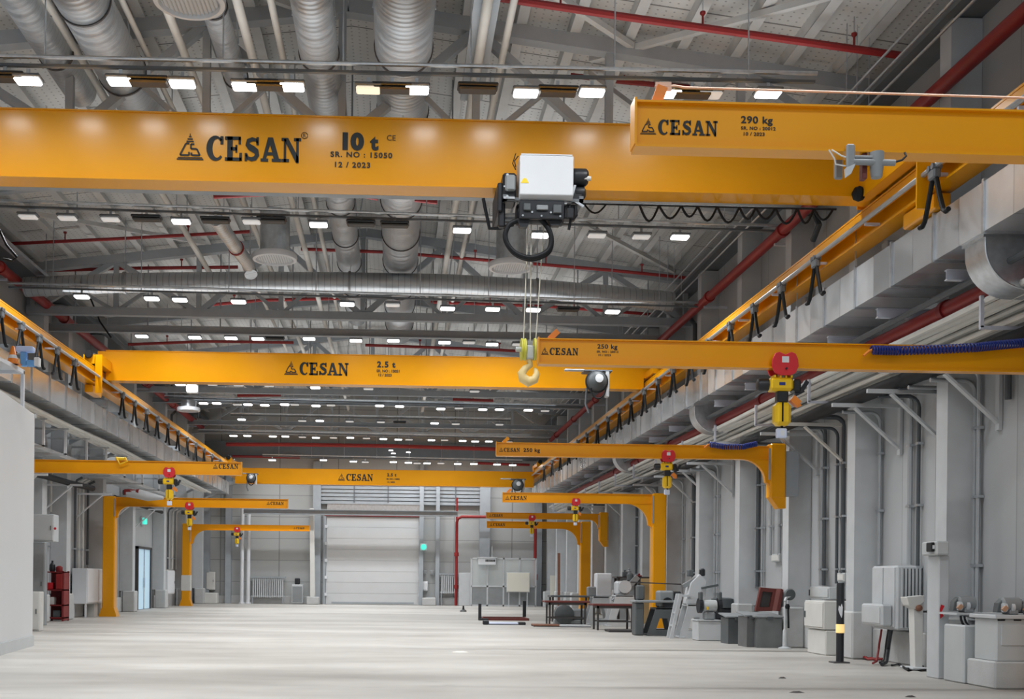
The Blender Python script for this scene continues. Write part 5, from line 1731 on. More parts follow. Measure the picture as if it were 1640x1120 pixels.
# ================================================================== things along the left wall
# big pale enclosure at the left edge
p = at(52, 1035, z=0)
q = at(52, 663, x=p.x)
ex, ey, ez = p.x, p.y, q.z
q2 = at(0, 1050, z=0)
t = thing('machine_enclosure', 'tall smooth pale grey enclosure at the left edge of the picture', 'enclosure', (ex - 1.4, ey - 4, 0))
sk = (q2.x - ex) / (q2.y - ey)          # its long face is a little out of line with the hall
def fxx(y):
    return ex + sk * (y - ey)
y0 = ey - 9.0
poly = [(fxx(y0), y0), (ex, ey), (ex - 2.9, ey), (ex - 2.9 + (fxx(y0) - ex), y0)]
MB().prism(poly, 'z', .2, ez).build('body', mat('smooth pale panel', (.60, .61, .62), .45, noise=.015, nscale=.7), t, bevel=.01)
poly2 = [(x - .0 + (.03 if i in (2, 3) else -.03) * -1, y) for i, (x, y) in enumerate(poly)]
MB().prism([(x + .02, y + (.02 if i in (1, 2) else 0)) for i, (x, y) in enumerate(poly)], 'z', 0, .2).build('skirting', CABG, t)
MB().box(ex - 2.8, ex + .02, ey - .02, ey + .025, ez - .06, ez + .02).build('top_trim', CABG, t)
# white pipe frame on the enclosure
t = thing('pipe_frame', 'white square-tube frame standing on top of the pale enclosure', 'frame', (ex - .1, ey - .4, ez))
h = at(46, 604, x=ex - .12).z
h = ez + .78
for yy in (ey - .25, ey - 3.0):
    for x in (ex - .15, ex - 1.6):
        MB().box(x - .03, x + .03, yy - .03, yy + .03, ez, h).build('post', WHT, t)
MB().box(ex - .18, ex - .12, ey - 4.5, ey - .22, h - .06, h).box(ex - 1.63, ex - .12, ey - .28, ey - .22, h - .06, h).box(ex - 1.63, ex - 1.57, ey - 4.5, ey - .22, h - .06, h).build('top_rail', WHT, t)
MB().box(ex - 1.63, ex - .12, ey - 1.3, ey - .22, h, h + .015).build('top_plate', WHT, t)
for (u0, u1, kind) in ((15, 26, 'cone'), (26, 58, 'blue')):
    if kind == 'cone':
        c = Vector((at(20, 630, y=ey - .8).x, ey - .8, h + .015))
        t = thing('traffic_cone', 'small orange cone on the white frame over the pale enclosure', 'cone', c)
        MB().lathe([(.10, .0), (.09, .06), (.03, .32), (.02, .33)], c, 'z', 20).build('cone_body', ORA, t)
        MB().box(c.x - .12, c.x + .12, c.y - .12, c.y + .12, c.z, c.z + .02).build('foot', ORA, t)
        MB().lathe([(.078, .10), (.082, .10), (.062, .18), (.058, .18)], c, 'z', 20).build('white_ring', WHT, t)
    else:
        c = Vector((at(38, 630, y=ey - .6).x, ey - .6, h + .015))
        t = thing('blue_device', 'light blue stemmed device on the white frame over the pale enclosure', 'device', c)
        MB().box(c.x - .06, c.x + .05, c.y - .05, c.y + .05, c.z, c.z + .26, .01).build('stem', SKYB, t)
        MB().box(c.x - .14, c.x + .18, c.y - .09, c.y + .09, c.z + .26, c.z + .36, .02).build('head', mat('pale blue plastic', (.45, .58, .85), .45), t)
        MB().box(c.x + .05, c.x + .26, c.y - .07, c.y + .07, c.z, c.z + .11, .02).build('base', SKYB, t)
        MB().box(c.x + .20, c.x + .29, c.y - .08, c.y + .06, c.z + .0, c.z + .16, .01).build('end_block', WHT, t)


def cabinet(name, lab, cat, x0, x1, y0, y1, z0, z1, m_, door_side='x+', group=None, doors=1, legs=False, vent=False):
    t = thing(name, lab, cat, ((x0 + x1) / 2, (y0 + y1) / 2, z0), group)
    MB().box(x0, x1, y0, y1, z0, z1, .015).build('body', m_, t)
    if door_side in ('x+', 'x-'):
        xf = x1 if door_side == 'x+' else x0
        s = 1 if door_side == 'x+' else -1
        n = doors
        for k in range(n):
            a, b = y0 + (y1 - y0) * k / n + .02, y0 + (y1 - y0) * (k + 1) / n - .02
            d_ = MB().box(xf, xf + s * .018, a, b, z0 + .04, z1 - .04, .005).build('door', m_, t)
            MB().box(xf + s * .018, xf + s * .04, b - .07, b - .05, (z0 + z1) / 2 - .06, (z0 + z1) / 2 + .06).build('handle', GREYD, d_)
    else:
        n = doors
        for k in range(n):
            a, b = x0 + (x1 - x0) * k / n + .02, x0 + (x1 - x0) * (k + 1) / n - .02
            d_ = MB().box(a, b, y0 - .018, y0, z0 + .04, z1 - .04, .005).build('door', m_, t)
            MB().box(b - .07, b - .05, y0 - .04, y0 - .018, (z0 + z1) / 2 - .06, (z0 + z1) / 2 + .06).build('handle', GREYD, d_)
    if legs:
        for x in (x0 + .05, x1 - .05):
            for y in (y0 + .05, y1 - .05):
                MB().box(x - .025, x + .025, y - .025, y + .025, 0, z0).build('leg', m_, t)
    return t


# grey boxes behind the enclosure
p = at(95, 868, y=31.0)
zz0, zz1 = at(80, 868, y=31).z, at(80, 824, y=31).z
c = cabinet('wall_cabinet', 'light grey wall box with a red button above the red rack, behind the pale enclosure', 'cabinet', -10.48, at(86, 868, y=31.0).x, 31.0, 31.45, zz0, zz1, CABG, 'y-', None, 1)
q = at(90, 847, y=31.0)
MB().lathe([(.03, -.03), (.035, -.02), (.035, 0)], (q.x - .02, 31.0 - .02, q.z), 'y', 14).build('red_button', REDB, c)
q0, q1 = at(52, 985, y=30.6), at(72, 868, y=30.6)
cabinet('tall_cabinet', 'tall grey cabinet standing behind the pale enclosure, beside the red rack', 'cabinet', -10.45, q1.x, 30.6, 30.85, 0.0, q1.z - .02, GREY, 'y-')
q0, q1 = at(50, 1010, y=27.2), at(64, 948, y=27.2)
cabinet('white_box', 'small white cabinet just behind the edge of the pale enclosure', 'cabinet', -10.3, q1.x, 27.2, 27.5, .0, q1.z, CREAM, 'y-', None, 1)
# red rack
a, b = at(72, 993, y=33.4), at(102, 915, y=33.4)
t = thing('red_rack', 'dark red open shelf rack against the left wall', 'rack', ((a.x + b.x) / 2, 33.7, 0))
for x in (a.x, b.x - .05):
    for y in (33.4, 33.95):
        MB().box(x, x + .05, y, y + .05, 0, b.z).build('upright', REDD, t)
MB().box(b.x - .02, b.x, 33.42, 33.98, .02, b.z - .02).build('side_panel', REDD, t)
MB().box(a.x, b.x, 33.96, 33.99, .02, b.z - .02).build('back_panel', REDD, t)
for z in (.08, .45, .9, b.z - .05):
    MB().box(a.x, b.x, 33.4, 34.0, z, z + .035).build('shelf', REDD, t)
MB().box(a.x + .3, b.x - .05, 33.39, 33.46, .95, b.z - .08, .01).build('drawer_front', REDP, t)
for x, z, w, hgt, m_, nm in ((a.x + .12, .485, .2, .22, CREAM, 'white carton on the middle shelf of the red rack'), (a.x + .3, .115, .22, .2, GREYD, 'dark box on the lowest shelf of the red rack'), (a.x + .1, .935, .18, .2, REDB, 'red box on the upper shelf of the red rack')):
    o = MB().box(x - w / 2, x + w / 2, 33.5, 33.75, z, z + hgt, .012).build('carton', m_)
    tag(o, nm, 'box', 'boxes in the red rack')
zt = b.z - .015
o = MB().lathe([(.07, 0), (.09, .05), (.08, .2), (.03, .26), (.03, .32)], (a.x + .14, 33.6, zt), 'z', 18).build('canister', BLK)
tag(o, 'black canister on top of the red rack', 'canister')
o = MB().lathe([(.09, 0), (.10, .03), (.10, .13), (.04, .17)], (a.x + .34, 33.6, zt), 'z', 18).build('canister', REDD)
tag(o, 'low dark red canister on top of the red rack', 'canister')
# white control cabinet on a stand
a, b = at(128, 968, x=-9.95), at(164, 910, x=-9.95)
ya_, yb_ = at(139, 960, x=-9.92).y, at(164, 960, x=-9.92).y
zz0, zz1 = at(150, 967, x=-9.92).z, at(150, 911, x=-9.92).z
cabinet('control_cabinet', 'white control cabinet on legs beside the nearer left floor-post jib', 'cabinet', -10.4, -9.92, ya_, yb_, zz0, zz1, WHT, 'x+', None, 1, True)
MB().box(-10.3, -10.0, yb_ - .7, yb_ - .3, 0, .0 + zz0 - .01).build('plinth', CREAM, bpy.data.objects['control_cabinet'])
zz0, zz1 = at(272, 952, x=-10.1).z, at(272, 914, x=-10.1).z
cabinet('control_cabinet', 'narrow white control cabinet on the left wall right of the glazed door', 'cabinet', -10.48, -10.1, 50.3, 51.9, zz0, zz1, WHT, 'x+')
for (u, v0, v1, y, w, m_, lab) in ((337, 945, 916, 59.3, .5, CREAM, 'small cream box fixed to the end wall at the left corner'),):
    a, b = at(u - 7, v0, y=59.6), at(u + 7, v1, y=59.6)
    cabinet('wall_cabinet', lab, 'cabinet', a.x, b.x, 59.6, 59.95, a.z, b.z, m_, 'y-')
a, b = at(326, 966, y=59.0), at(347, 950, y=59.0)
o = MB().box(a.x, b.x, 59.0, 59.7, 0, b.z, .03).build('concrete_block', CREAM)
tag(o, 'low cream block on the floor in the left corner of the end wall', 'block')

# ================================================================== along the right wall
# bollard
p = at(1345, 1062, z=0)
t = thing('bollard', 'black bollard with a reflective amber band standing before the right wall', 'bollard', p)
hb_ = at(1345, 934, x=p.x, y=None, z=None).z
MB().lathe([(.062, .02), (.064, hb_ - .03), (.058, hb_), (.001, hb_)], p, 'z', 28).build('post', BLK, t)
MB().box(p.x - .15, p.x + .13, p.y - .12, p.y + .12, 0, .02, .008).build('base_plate', DARKST, t)
z0, z1 = at(1345, 1014, x=p.x).z, at(1345, 1000, x=p.x).z
MB().lathe([(.066, z0), (.069, z0 + .01), (.069, z1 - .01), (.066, z1)], p, 'z', 28).build('reflective_band', AMB, t)
z0, z1 = at(1345, 989, x=p.x).z, at(1345, 968, x=p.x).z
m = MB()
m.flat([([(-.03, .02), (-.005, -.06), (.02, -.11), (.03, -.05), (.035, .05), (.02, .11), (.0, .06), (-.02, .08)], [])], Vector((p.x, p.y, (z0 + z1) / 2)) + Vector((-p.x, -p.y, 0)).normalized() * .067, Vector((p.y, -p.x, 0)).normalized(), (0, 0, 1), 1.1)
m.build('white_mark', WHT, t)


def onwall(u, v, x):
    return at(u, v, x=x)


# cream floor cabinet between two columns
c0, c1 = onwall(1293, 1008, 7.86), onwall(1293, 963, 7.86)
ya_ = at(1340, 1000, x=8.3).y
p0 = at(1293, 1000, y=20.9)
cabinet('floor_cabinet', 'cream cabinet with small labels, standing on a pale block left of the bollard', 'cabinet', at(1319, 1000, y=20.3).x, 8.35, 20.3, 21.25, at(1320, 1009, y=20.3).z, at(1320, 963, y=20.3).z, CREAM, 'x-', None, 1)
fc = bpy.data.objects['floor_cabinet.001'] if 'floor_cabinet.001' in bpy.data.objects else bpy.data.objects['floor_cabinet']
o = MB().box(at(1322, 1010, y=20.3).x, 8.35, 20.3, 21.2, 0, at(1320, 1010, y=20.3).z - .003, .02).build('pale_block', CREAM)
tag(o, 'pale block under the cream cabinet left of the bollard', 'block')
a, b = at(1308, 962, x=8.3), at(1340, 940, x=8.3)
cabinet('wall_cabinet', 'grey box on the right wall above the cream cabinet', 'cabinet', 8.15, 8.5, b.y, a.y, at(1325, 962, x=8.2).z + .02, at(1325, 940, x=8.2).z, CABG, 'x-')
# air unit with side box
xf = 8.0
yA, yB = at(1465, 950, x=8.45).y, at(1393, 950, x=xf).y
ya_, yb_ = 17.8, 19.3
uA = at(1428, 950, y=17.8).x
zz0, zz1 = at(1428, 1010, y=17.8).z, at(1428, 906, y=17.8).z
t = thing('air_unit', 'large pale grey wall unit with a louvred side, right of the bollard', 'air unit', (8.2, 18, zz0))
xL_ = at(1436, 950, y=17.8).x
MB().box(xL_, 8.48, 17.8, 18.75, zz0, zz1, .03).build('casing', GREYL, t)
MB().box(xL_ - .015, xL_, 17.85, 18.25, zz0 + .05, zz1 - .03, .004).box(xL_ - .015, xL_, 18.3, 18.7, zz0 + .05, zz1 - .03, .004).build('front_panel', GREYL, t)
MB().box(xL_ + .08, 8.44, 17.785, 17.82, zz0 + .05, zz1 - .05).build('grille_back', GREYD, t)
n = 5
for k in range(n + 1):
    x = xL_ + .08 + (8.44 - xL_ - .08) * k / n
    MB().box(x - .016, x + .016, 17.765, 17.79, zz0 + .04, zz1 - .04).build('grille_bar', GREYL, t)
p0, p1 = at(1412, 1004, y=17.95), at(1412, 968, y=17.95)
t = thing('side_box', 'pale grey box on the front of the louvred wall unit', 'box', (xL_ - .15, 18, p0.z))
MB().box(xL_ - .20, xL_ - .016, 17.9, 18.7, p0.z, p1.z, .03).build('housing', GREYL, t)
MB().box(xL_ - .212, xL_ - .2, 17.95, 18.65, p0.z + .05, p1.z - .05, .004).build('lid', GREYL, t)
# cables below the unit
for k, (m_, x, r, lab) in enumerate(((BLK, 8.05, .03, 'black hose hanging under the louvred wall unit'), (GREY, 8.13, .022, 'grey hose hanging under the louvred wall unit'), (REDD, 8.02, .018, 'red hose hanging under the louvred wall unit'), (BLK, 8.2, .02, 'thin black hose hanging under the louvred wall unit'))):
    yk = 17.95 + .14 * k
    o = MB().tube([(x, yk, zz0), (x - .03, yk + .02, zz0 - .25), (x - .02, yk + .06, .25), (x - .1, yk - .05, .05), (x - .25, yk - .25, .03)], r, 8).build('hose', m_)
    tag(o, lab, 'hose', 'hoses under the wall unit')
c = at(1415, 1058, z=0)
cl = [(c.x + .30 * math.cos(a_ * .5) * (1 + .12 * math.sin(a_ * 1.7)), c.y + .35 * math.sin(a_ * .5), .025 + .012 * (k % 3)) for k, a_ in enumerate([i * .5 for i in range(60)])]
o = MB().tube(cl, .02, 7).build('red_rope', REDP)
tag(o, 'red rope coil lying on the floor under the louvred wall unit', 'rope')
o = MB().tube([(c.x - .05, c.y, .05), (c.x + .05, c.y + .06, .09), (c.x + .12, c.y - .02, .06)], [.05, .07, .04], 10).build('white_rag', CREAM)
tag(o, 'crumpled white rag on the red rope coil', 'rag')
# leaning control stand
b0 = at(1468, 1072, y=17.25)
b0.z = 0
y = b0.y
def sp(u, v):
    return at(u, v, y=y)
t = thing('control_stand', 'cream leaning control stand with a brown knob, right of the louvred wall unit', 'stand', b0)
A = [sp(1463, 1070), sp(1474, 1070), sp(1476, 958), sp(1460, 958)]
MB().prism([(p.x, p.z) for p in A], 'y', y - .06, y + .12).build('column', CREAM, t, bevel=.008)
A = [sp(1448, 957), sp(1476, 954), sp(1476, 964), sp(1462, 976), sp(1452, 970)]
MB().prism([(p.x, p.z) for p in A], 'y', y - .09, y + .14).build('head', CREAM, t, bevel=.008)
k = sp(1467, 974)
MB().lathe([(.02, -.14), (.05, -.12), (.05, -.07)], (k.x, y, k.z), 'y', 16).build('knob', BROWN, t)
a_, b_ = sp(1476, 980), sp(1490, 980)
MB().bar((a_.x, y, a_.z), (b_.x, y, b_.z), .03).box(b_.x - .05, b_.x + .02, y - .03, y + .03, b_.z - .03, b_.z + .03, .008).build('side_lever', DARKST, t)
MB().box(sp(1450, 1064).x, sp(1478, 1064).x, y - .25, y + .2, 0, .035, .01).build('base_plate', GREYL, t)
MB().box(sp(1474, 1000).x, sp(1477, 1000).x, y + .0, y + .12, .04, sp(1474, 958).z).build('back_strip', DARKST, t)
# black cable on floor
c0 = [(1428, 1066), (1440, 1064), (1450, 1071), (1470, 1069), (1490, 1067), (1502, 1070), (1494, 1073), (1475, 1074), (1455, 1074), (1448, 1070)]
o = MB().tube([at(u, v, z=.02) for u, v in c0], .018, 8).build('floor_cable', RUB)
tag(o, 'black cable looping on the floor around the cream control stand', 'cable')
# pale wall post with switch box
t = thing('service_post', 'pale post at the right wall with red markings and a switch box on top', 'post', (8.3, 15.95, 0))
px0, px1 = at(1503, 1000, y=15.4).x, at(1520, 1000, y=15.4).x
zt = at(1512, 890, y=15.4).z
MB().box(px0, px1, 15.4, 15.75, 0, zt, .012).build('post', GREYL, t)
mk = at(1508, 980, y=15.4)
MB().flat([([(-.02, -.10), (.03, -.06), (.0, .0), (.04, .08), (-.01, .10), (-.03, .03)], [])], (mk.x, 15.396, mk.z), (1, 0, 0), (0, 0, 1), 1.0).build('red_mark', REDB, t)
bx0, bx1 = at(1500, 880, y=15.3), at(1521, 867, y=15.3)
bb = MB().box(bx0.x, bx1.x, 15.3, 15.75, zt, bx1.z, .02).build('switch_box', CABG, t)
s0, s1 = at(1491, 884, y=15.35), at(1500, 869, y=15.35)
MB().box(s0.x, bx0.x, 15.35, 15.5, s0.z, s1.z, .01).build('switch', BLK, bb)
MB().box(s0.x + .02, s0.x + .05, 15.335, 15.352, s0.z + .04, s1.z - .04).build('toggle', WHT, bb)


# bench grinders on wall shelves
def grinder(u0, u1, vb, vt, y, lab, second=False):
    a, b = at(u0, vb, y=y), at(u1, vt, y=y)
    w = b.x - a.x
    t = thing('bench_grinder', lab, 'grinder', ((a.x + b.x) / 2, y, a.z), 'bench grinders at the right wall')
    cz = (a.z + b.z) / 2
    MB().lathe([(.3 * (b.z - a.z), -.12), (.46 * (b.z - a.z), -.1), (.48 * (b.z - a.z), .1), (.3 * (b.z - a.z), .12)], (a.x + w * .62, y, cz + .02), 'x', 22).build('motor', GREY, t)
    hh = b.z - a.z
    for x in (a.x + w * .12, a.x + w * .50):
        pr = [(x - .05, a.z + .02), (x + w * .30, a.z + .02), (x + w * .26, b.z), (x + .03, b.z), (x - .03, b.z - hh * .3)]
        MB().prism(pr, 'y', y - .02, y + .10).build('wheel_guard', GREYD if x < a.x + w * .3 else GREY, t, bevel=.01)
        MB().prism([(x + .03, a.z + .03), (x + w * .24, a.z + .03), (x + w * .20, b.z - .05), (x + .09, b.z - .05)], 'y', y - .035, y - .02).build('guard_face', GREYL, t)
        MB().lathe([(.30 * hh, -.02), (.30 * hh, .02)], (x + .02, y - .06, a.z + hh * .42), 'x', 20).build('wheel', GREYL, t)
    MB().box(a.x + w * .4, a.x + w * .85, y - .1, y + .1, a.z, a.z + .06, .01).build('foot', GREY, t)
    MB().bar((a.x + w * .05, y - .1, a.z + .05), (a.x + w * .22, y - .1, a.z + .1), .05).build('tool_rest', mat('copper tinted rest', (.45, .25, .15), .5), t)
    return a, b


def shelf(a, b, y, lab):
    t = thing('wall_shelf', lab, 'shelf', ((a.x + b.x) / 2, y, a.z), 'steel shelves of the grinders')
    MB().box(a.x - .08, 8.36, y - .25, y + .25, a.z - .03, a.z - .002).build('board', GREYL, t)
    MB().bar((a.x + .1, y, a.z - .03), (8.36, y, a.z - .17), .03, .04, (0, 1, 0)).build('strut', GREYL, t)


a, b = grinder(1527, 1559, 981, 957, 15.1, 'bench grinder with a black cable loop beneath, beside the pale service post')
shelf(a, b, 15.1, 'steel shelf under the grinder beside the pale service post')
c = at(1543, 987, y=15.0)
o = MB().tube([(c.x + .13 * math.cos(q * PI / 10 + PI) , 14.82, a.z - .04 + .17 * math.sin(q * PI / 10 + PI)) for q in range(11)], .016, 8).tube([(c.x + .11 * math.cos(q * PI / 10 + PI) + .02, 14.80, a.z - .04 + .14 * math.sin(q * PI / 10 + PI)) for q in range(11)], .014, 8).build('cable_loop', RUB)
tag(o, 'black cable loop hanging under the grinder shelf beside the pale service post', 'cable')
a, b = grinder(1598, 1630, 984, 959, 14.2, 'bench grinder at the right picture edge, left of the last one')
a2, b2 = grinder(1632, 1664, 985, 960, 14.2, 'bench grinder cut by the right picture edge')
# cream bench carrying the two grinders at the edge
bx0 = at(1594, 1000, y=13.9).x
zb_ = a.z - .004
t = thing('grinder_bench', 'grey cabinet bench under the two grinders at the right picture edge', 'bench', (8.0, 14.2, 0))
MB().box(bx0, 8.35, 13.9, 14.55, zb_ - .05, zb_, .008).build('worktop', GREYL, t)
MB().box(bx0 + .05, 8.35, 13.95, 14.5, .35, zb_ - .05, .01).build('body', CABG, t)
for u in (1602, 1628):
    s = at(u, 991, y=13.95)
    MB().box(s.x - .04, s.x + .06, 13.935, 13.95, s.z - .03, s.z + .03, .01).build('hand_hole', RUB, t)
MB().box(bx0 + .1, bx0 + .45, 13.935, 13.95, .55, 1.0 - .18, .006).build('drawer', CABG, t)
MB().box(bx0, 8.35, 13.9, 14.6, 0, .35, .02).build('plinth', CONC, t)
# low pale casing boards along the wall foot
y1, y2 = 15.05, 14.62
o = MB().box(at(1540, 1060, y=14.7).x, 8.35, 14.65, 15.2, .0, .78, .02).build('low_casing', CABG)
tag(o, 'low grey casing at the wall foot under the grinder with the cable loop', 'casing')
o = MB().lathe([(.035, 0), (.04, .015), (.02, .03)], (at(1577, 1016, y=14.8).x, 14.85, .78), 'z', 14).build('push_button', REDB)
tag(o, 'small red button on the low grey casing', 'button')


# ------------------------------------------------------------------ workshop machines
def machine_stand(base, w, h, dpt, m_, lab, top='table', cut=True):
    """cast stand with sloping sides and a window, carrying a machine head"""
    x, y = base.x, base.y
    t = thing('workshop_machine', lab, 'machine', (x, y, 0), 'workshop machines along the right wall')
    hs = h * .62
    outer = [(x - w * .5, 0), (x + w * .5, 0), (x + w * .30, hs), (x - w * .22, hs)]
    hole = [(x - w * .22, hs * .22), (x + w * .22, hs * .22), (x + w * .14, hs * .62), (x - w * .10, hs * .62)]
    for yy, nm in ((y - dpt / 2, 'stand_front'), (y + dpt / 2 - .04, 'stand_back')):
        MB().frame_prism(outer, hole, 'y', yy, yy + .04).build(nm, m_, t)
    MB().box(x - w * .24, x + w * .30, y - dpt / 2, y + dpt / 2, hs - .05, hs, .01).build('stand_top', m_, t)
    for xx in (x - w * .46, x + w * .36):
        MB().box(xx, xx + .1, y - dpt / 2 - .03, y + dpt / 2 + .03, 0, .04, .01).build('foot', m_, t)
    return t, hs


b0 = at(1057, 1018, z=0)
w = 54 / F * b0.y
t, hs = machine_stand(b0, w * .95, 1.12, .6, GREYD, 'dark grey machine on a cut-out stand with a hand wheel, before the tall jib post')
MB().box(b0.x - w * .85, b0.x + w * .5, b0.y - .32, b0.y + .3, hs + .12, hs + .18, .015).build('table', GREY, t)
MB().box(b0.x - w * .1, b0.x + w * .35, b0.y - .2, b0.y + .2, hs, hs + .42, .04).build('headstock', GREY, t)
MB().lathe([(.10, -.015), (.13, -.02), (.135, 0), (.13, .02), (.10, .015)], (b0.x + .12, b0.y - .26, hs + .12), 'y', 24).bar((b0.x + .0, b0.y - .26, hs + .12), (b0.x + .24, b0.y - .26, hs + .12), .025).build('hand_wheel', BLK, t)
MB().box(b0.x - w * .8, b0.x - w * .55, b0.y - .22, b0.y + .22, 0, hs + .12, .02).build('side_leg', GREYD, t)
MB().box(b0.x - w * .72, b0.x - w * .5, b0.y - .1, b0.y + .15, hs + .18, hs + .55, .03).build('fence', GREYD, t)
MB().bar((b0.x - w * .9, b0.y, hs + .62), (b0.x + w * .62, b0.y, hs + .58), .03).build('guide_bar', DARKST, t)
MB().box(b0.x + w * .3, b0.x + w * .62, b0.y - .1, b0.y + .2, hs + .1, hs + .4, .04).build('motor', BLK, t)

b1 = at(1108, 1022, z=0)
w = 46 / F * b1.y
t, hs = machine_stand(b1, w * 1.1, 1.3, .55, GREYL, 'pale grey band-saw-like machine with a raised arm, left of the grey box')
x, y = b1.x, b1.y
MB().prism([(x - .62, .0), (x - .54, .0), (x - .32, hs + .25), (x - .40, hs + .25)], 'y', y - .35, y - .31).prism([(x - .62, .0), (x - .54, .0), (x - .32, hs + .25), (x - .40, hs + .25)], 'y', y - .05, y - .01).build('sloping_leg', GREYL, t)
MB().bar((x - .53, y - .32, .3), (x - .53, y - .02, .3), .04).bar((x - .45, y - .32, .6), (x - .45, y - .02, .6), .04).bar((x - .36, y - .2, hs + .2), (x - .1, y - .2, hs + .2), .05).build('step', GREYL, t)
MB().prism([(x - .2, hs), (x + .25, hs), (x + .30, hs + .55), (x + .12, hs + .72), (x - .1, hs + .5)], 'y', y - .2, y + .15).build('head', GREYL, t, bevel=.02)
MB().bar((x - .25, y - .1, hs + .42), (x + .1, y - .1, hs + .62), .14, .10).build('saw_arm', GREY, t)
MB().lathe([(.05, -.05), (.07, -.03), (.07, .1), (.04, .13)], (x + .22, y - .05, hs + .72), 'z', 18).build('motor', BLK, t)
MB().bar((x + .15, y - .25, hs + .38), (x + .55, y - .25, hs + .46), .05).build('handle', GREYD, t)
MB().box(x - .12, x + .0, y - .1, y + .1, hs + .66, hs + .82, .02).build('switch_block', GREYD, t)

b2 = at(1137, 1027, z=0)
w = 40 / F * b2.y
t = thing('box_pedestal', 'plain grey box with a grinder on it, between the pale saw machine and dark bins', 'machine', b2)
MB().box(b2.x - w / 2, b2.x + w / 2, b2.y, b2.y + .5, 0, at(1137, 995, y=b2.y).z, .02).build('body', GREYL, t)
zt = at(1137, 995, y=b2.y).z
MB().box(b2.x - w / 2 - .02, b2.x + w / 2 + .02, b2.y - .02, b2.y + .52, zt, zt + .02).build('top', CABG, t)
yb_ = b2.y + .25
t = thing('bench_grinder', 'pale round grinder with black wheel guards on the plain grey box base', 'grinder', (b2.x + .05, yb_, zt + .02), 'bench grinders at the right wall')
MB().box(b2.x - .08, b2.x + .16, yb_ - .12, yb_ + .12, zt + .02, zt + .2, .03).build('pedestal', GREY, t)
MB().lathe([(.09, -.17), (.13, -.15), (.14, 0), (.13, .15), (.09, .17)], (b2.x + .05, yb_, zt + .34), 'x', 24).build('motor', CABG, t)
for s in (-1, 1):
    MB().lathe([(.10, -.04), (.17, -.04), (.17, .04), (.10, .04)], (b2.x + .05 + s * .22, yb_, zt + .34), 'x', 24).build('wheel_guard', BLK, t)
    MB().box(b2.x + .05 + s * .22 - .04, b2.x + .05 + s * .22 + .04, yb_ - .12, yb_ + .04, zt + .46, zt + .66, .02).build('guard_shield', GREYD, t)
MB().box(b2.x - .05, b2.x - .01, yb_ - .145, yb_ - .13, zt + .25, zt + .32).build('amber_label', YELB, t)
cc = at(1158, 1020, z=0)
t = thing('drum_stack', 'dark ribbed drum stack behind the plain grey box base', 'drum', (cc.x + .15, cc.y + .6, 0))
MB().lathe([(.2, .0), (.24, .02), (.24, .40), (.21, .42)], (cc.x + .15, cc.y + .6, 0), 'z', 26).build('lower_drum', GREYD, t)
MB().lathe([(.22, .42), (.26, .44), (.26, .66), (.22, .68)], (cc.x + .15, cc.y + .6, 0), 'z', 26).build('middle_drum', BLK, t)
MB().lathe([(.23, .68), (.27, .70), (.27, .92), (.20, .95)], (cc.x + .15, cc.y + .6, 0), 'z', 26).build('upper_drum', GREYD, t)


def bin_(u0, u1, vb, vt, lab, m_, dpt=.6):
    b = at((u0 + u1) / 2, vb, z=0)
    a_, c_ = at(u0, vb, y=b.y), at(u1, vb, y=b.y)
    zt = at((u0 + u1) / 2, vt, y=b.y).z
    t = thing('metal_bin', lab, 'bin', (b.x, b.y + dpt / 2, 0), 'metal bins along the right wall')
    MB().frame_prism([(a_.x, b.y), (c_.x, b.y), (c_.x, b.y + dpt), (a_.x, b.y + dpt)], [(a_.x + .02, b.y + .02), (c_.x - .02, b.y + .02), (c_.x - .02, b.y + dpt - .02), (a_.x + .02, b.y + dpt - .02)], 'z', .0, zt).box(a_.x + .02, c_.x - .02, b.y + .02, b.y + dpt - .02, .01, .03).build('walls', m_, t)
    MB().add([(a_.x - .06, b.y - .04, zt + .005), (c_.x + .02, b.y - .04, zt + .005), (c_.x + .02, b.y + dpt, zt + .07), (a_.x - .06, b.y + dpt, zt + .07), (a_.x - .06, b.y - .04, zt + .03), (c_.x + .02, b.y - .04, zt + .03), (c_.x + .02, b.y + dpt, zt + .095), (a_.x - .06, b.y + dpt, zt + .095)],
             [(0, 3, 2, 1), (4, 5, 6, 7), (0, 1, 5, 4), (1, 2, 6, 5), (2, 3, 7, 6), (3, 0, 4, 7)]).build('lid', GREY, t)
    MB().box((a_.x + c_.x) / 2 - .06, (a_.x + c_.x) / 2 + .06, b.y - .055, b.y - .04, zt - .05, zt + .02).build('latch', GREYD, t)
    return a_, c_, b.y, zt, dpt


bin_(1166, 1194, 1032, 990, 'dark metal bin with a slanted lid, left of the larger bin', GREYD, .55)
a_, c_, by, zt, dp = bin_(1212, 1252, 1038, 990, 'larger grey metal bin with the maroon frame standing on it', mat('zinc grey sheet', (.20, .21, .215), .45, .4, noise=.15), .75)
bin_(1196, 1211, 1037, 988, 'shaded left face of the larger grey bin, built as a separate narrow box', mat('zinc grey sheet in shade', (.15, .155, .16), .45, .4, noise=.15), .6)  # stands in for the larger bin's shaded side, darker copy of its sheet
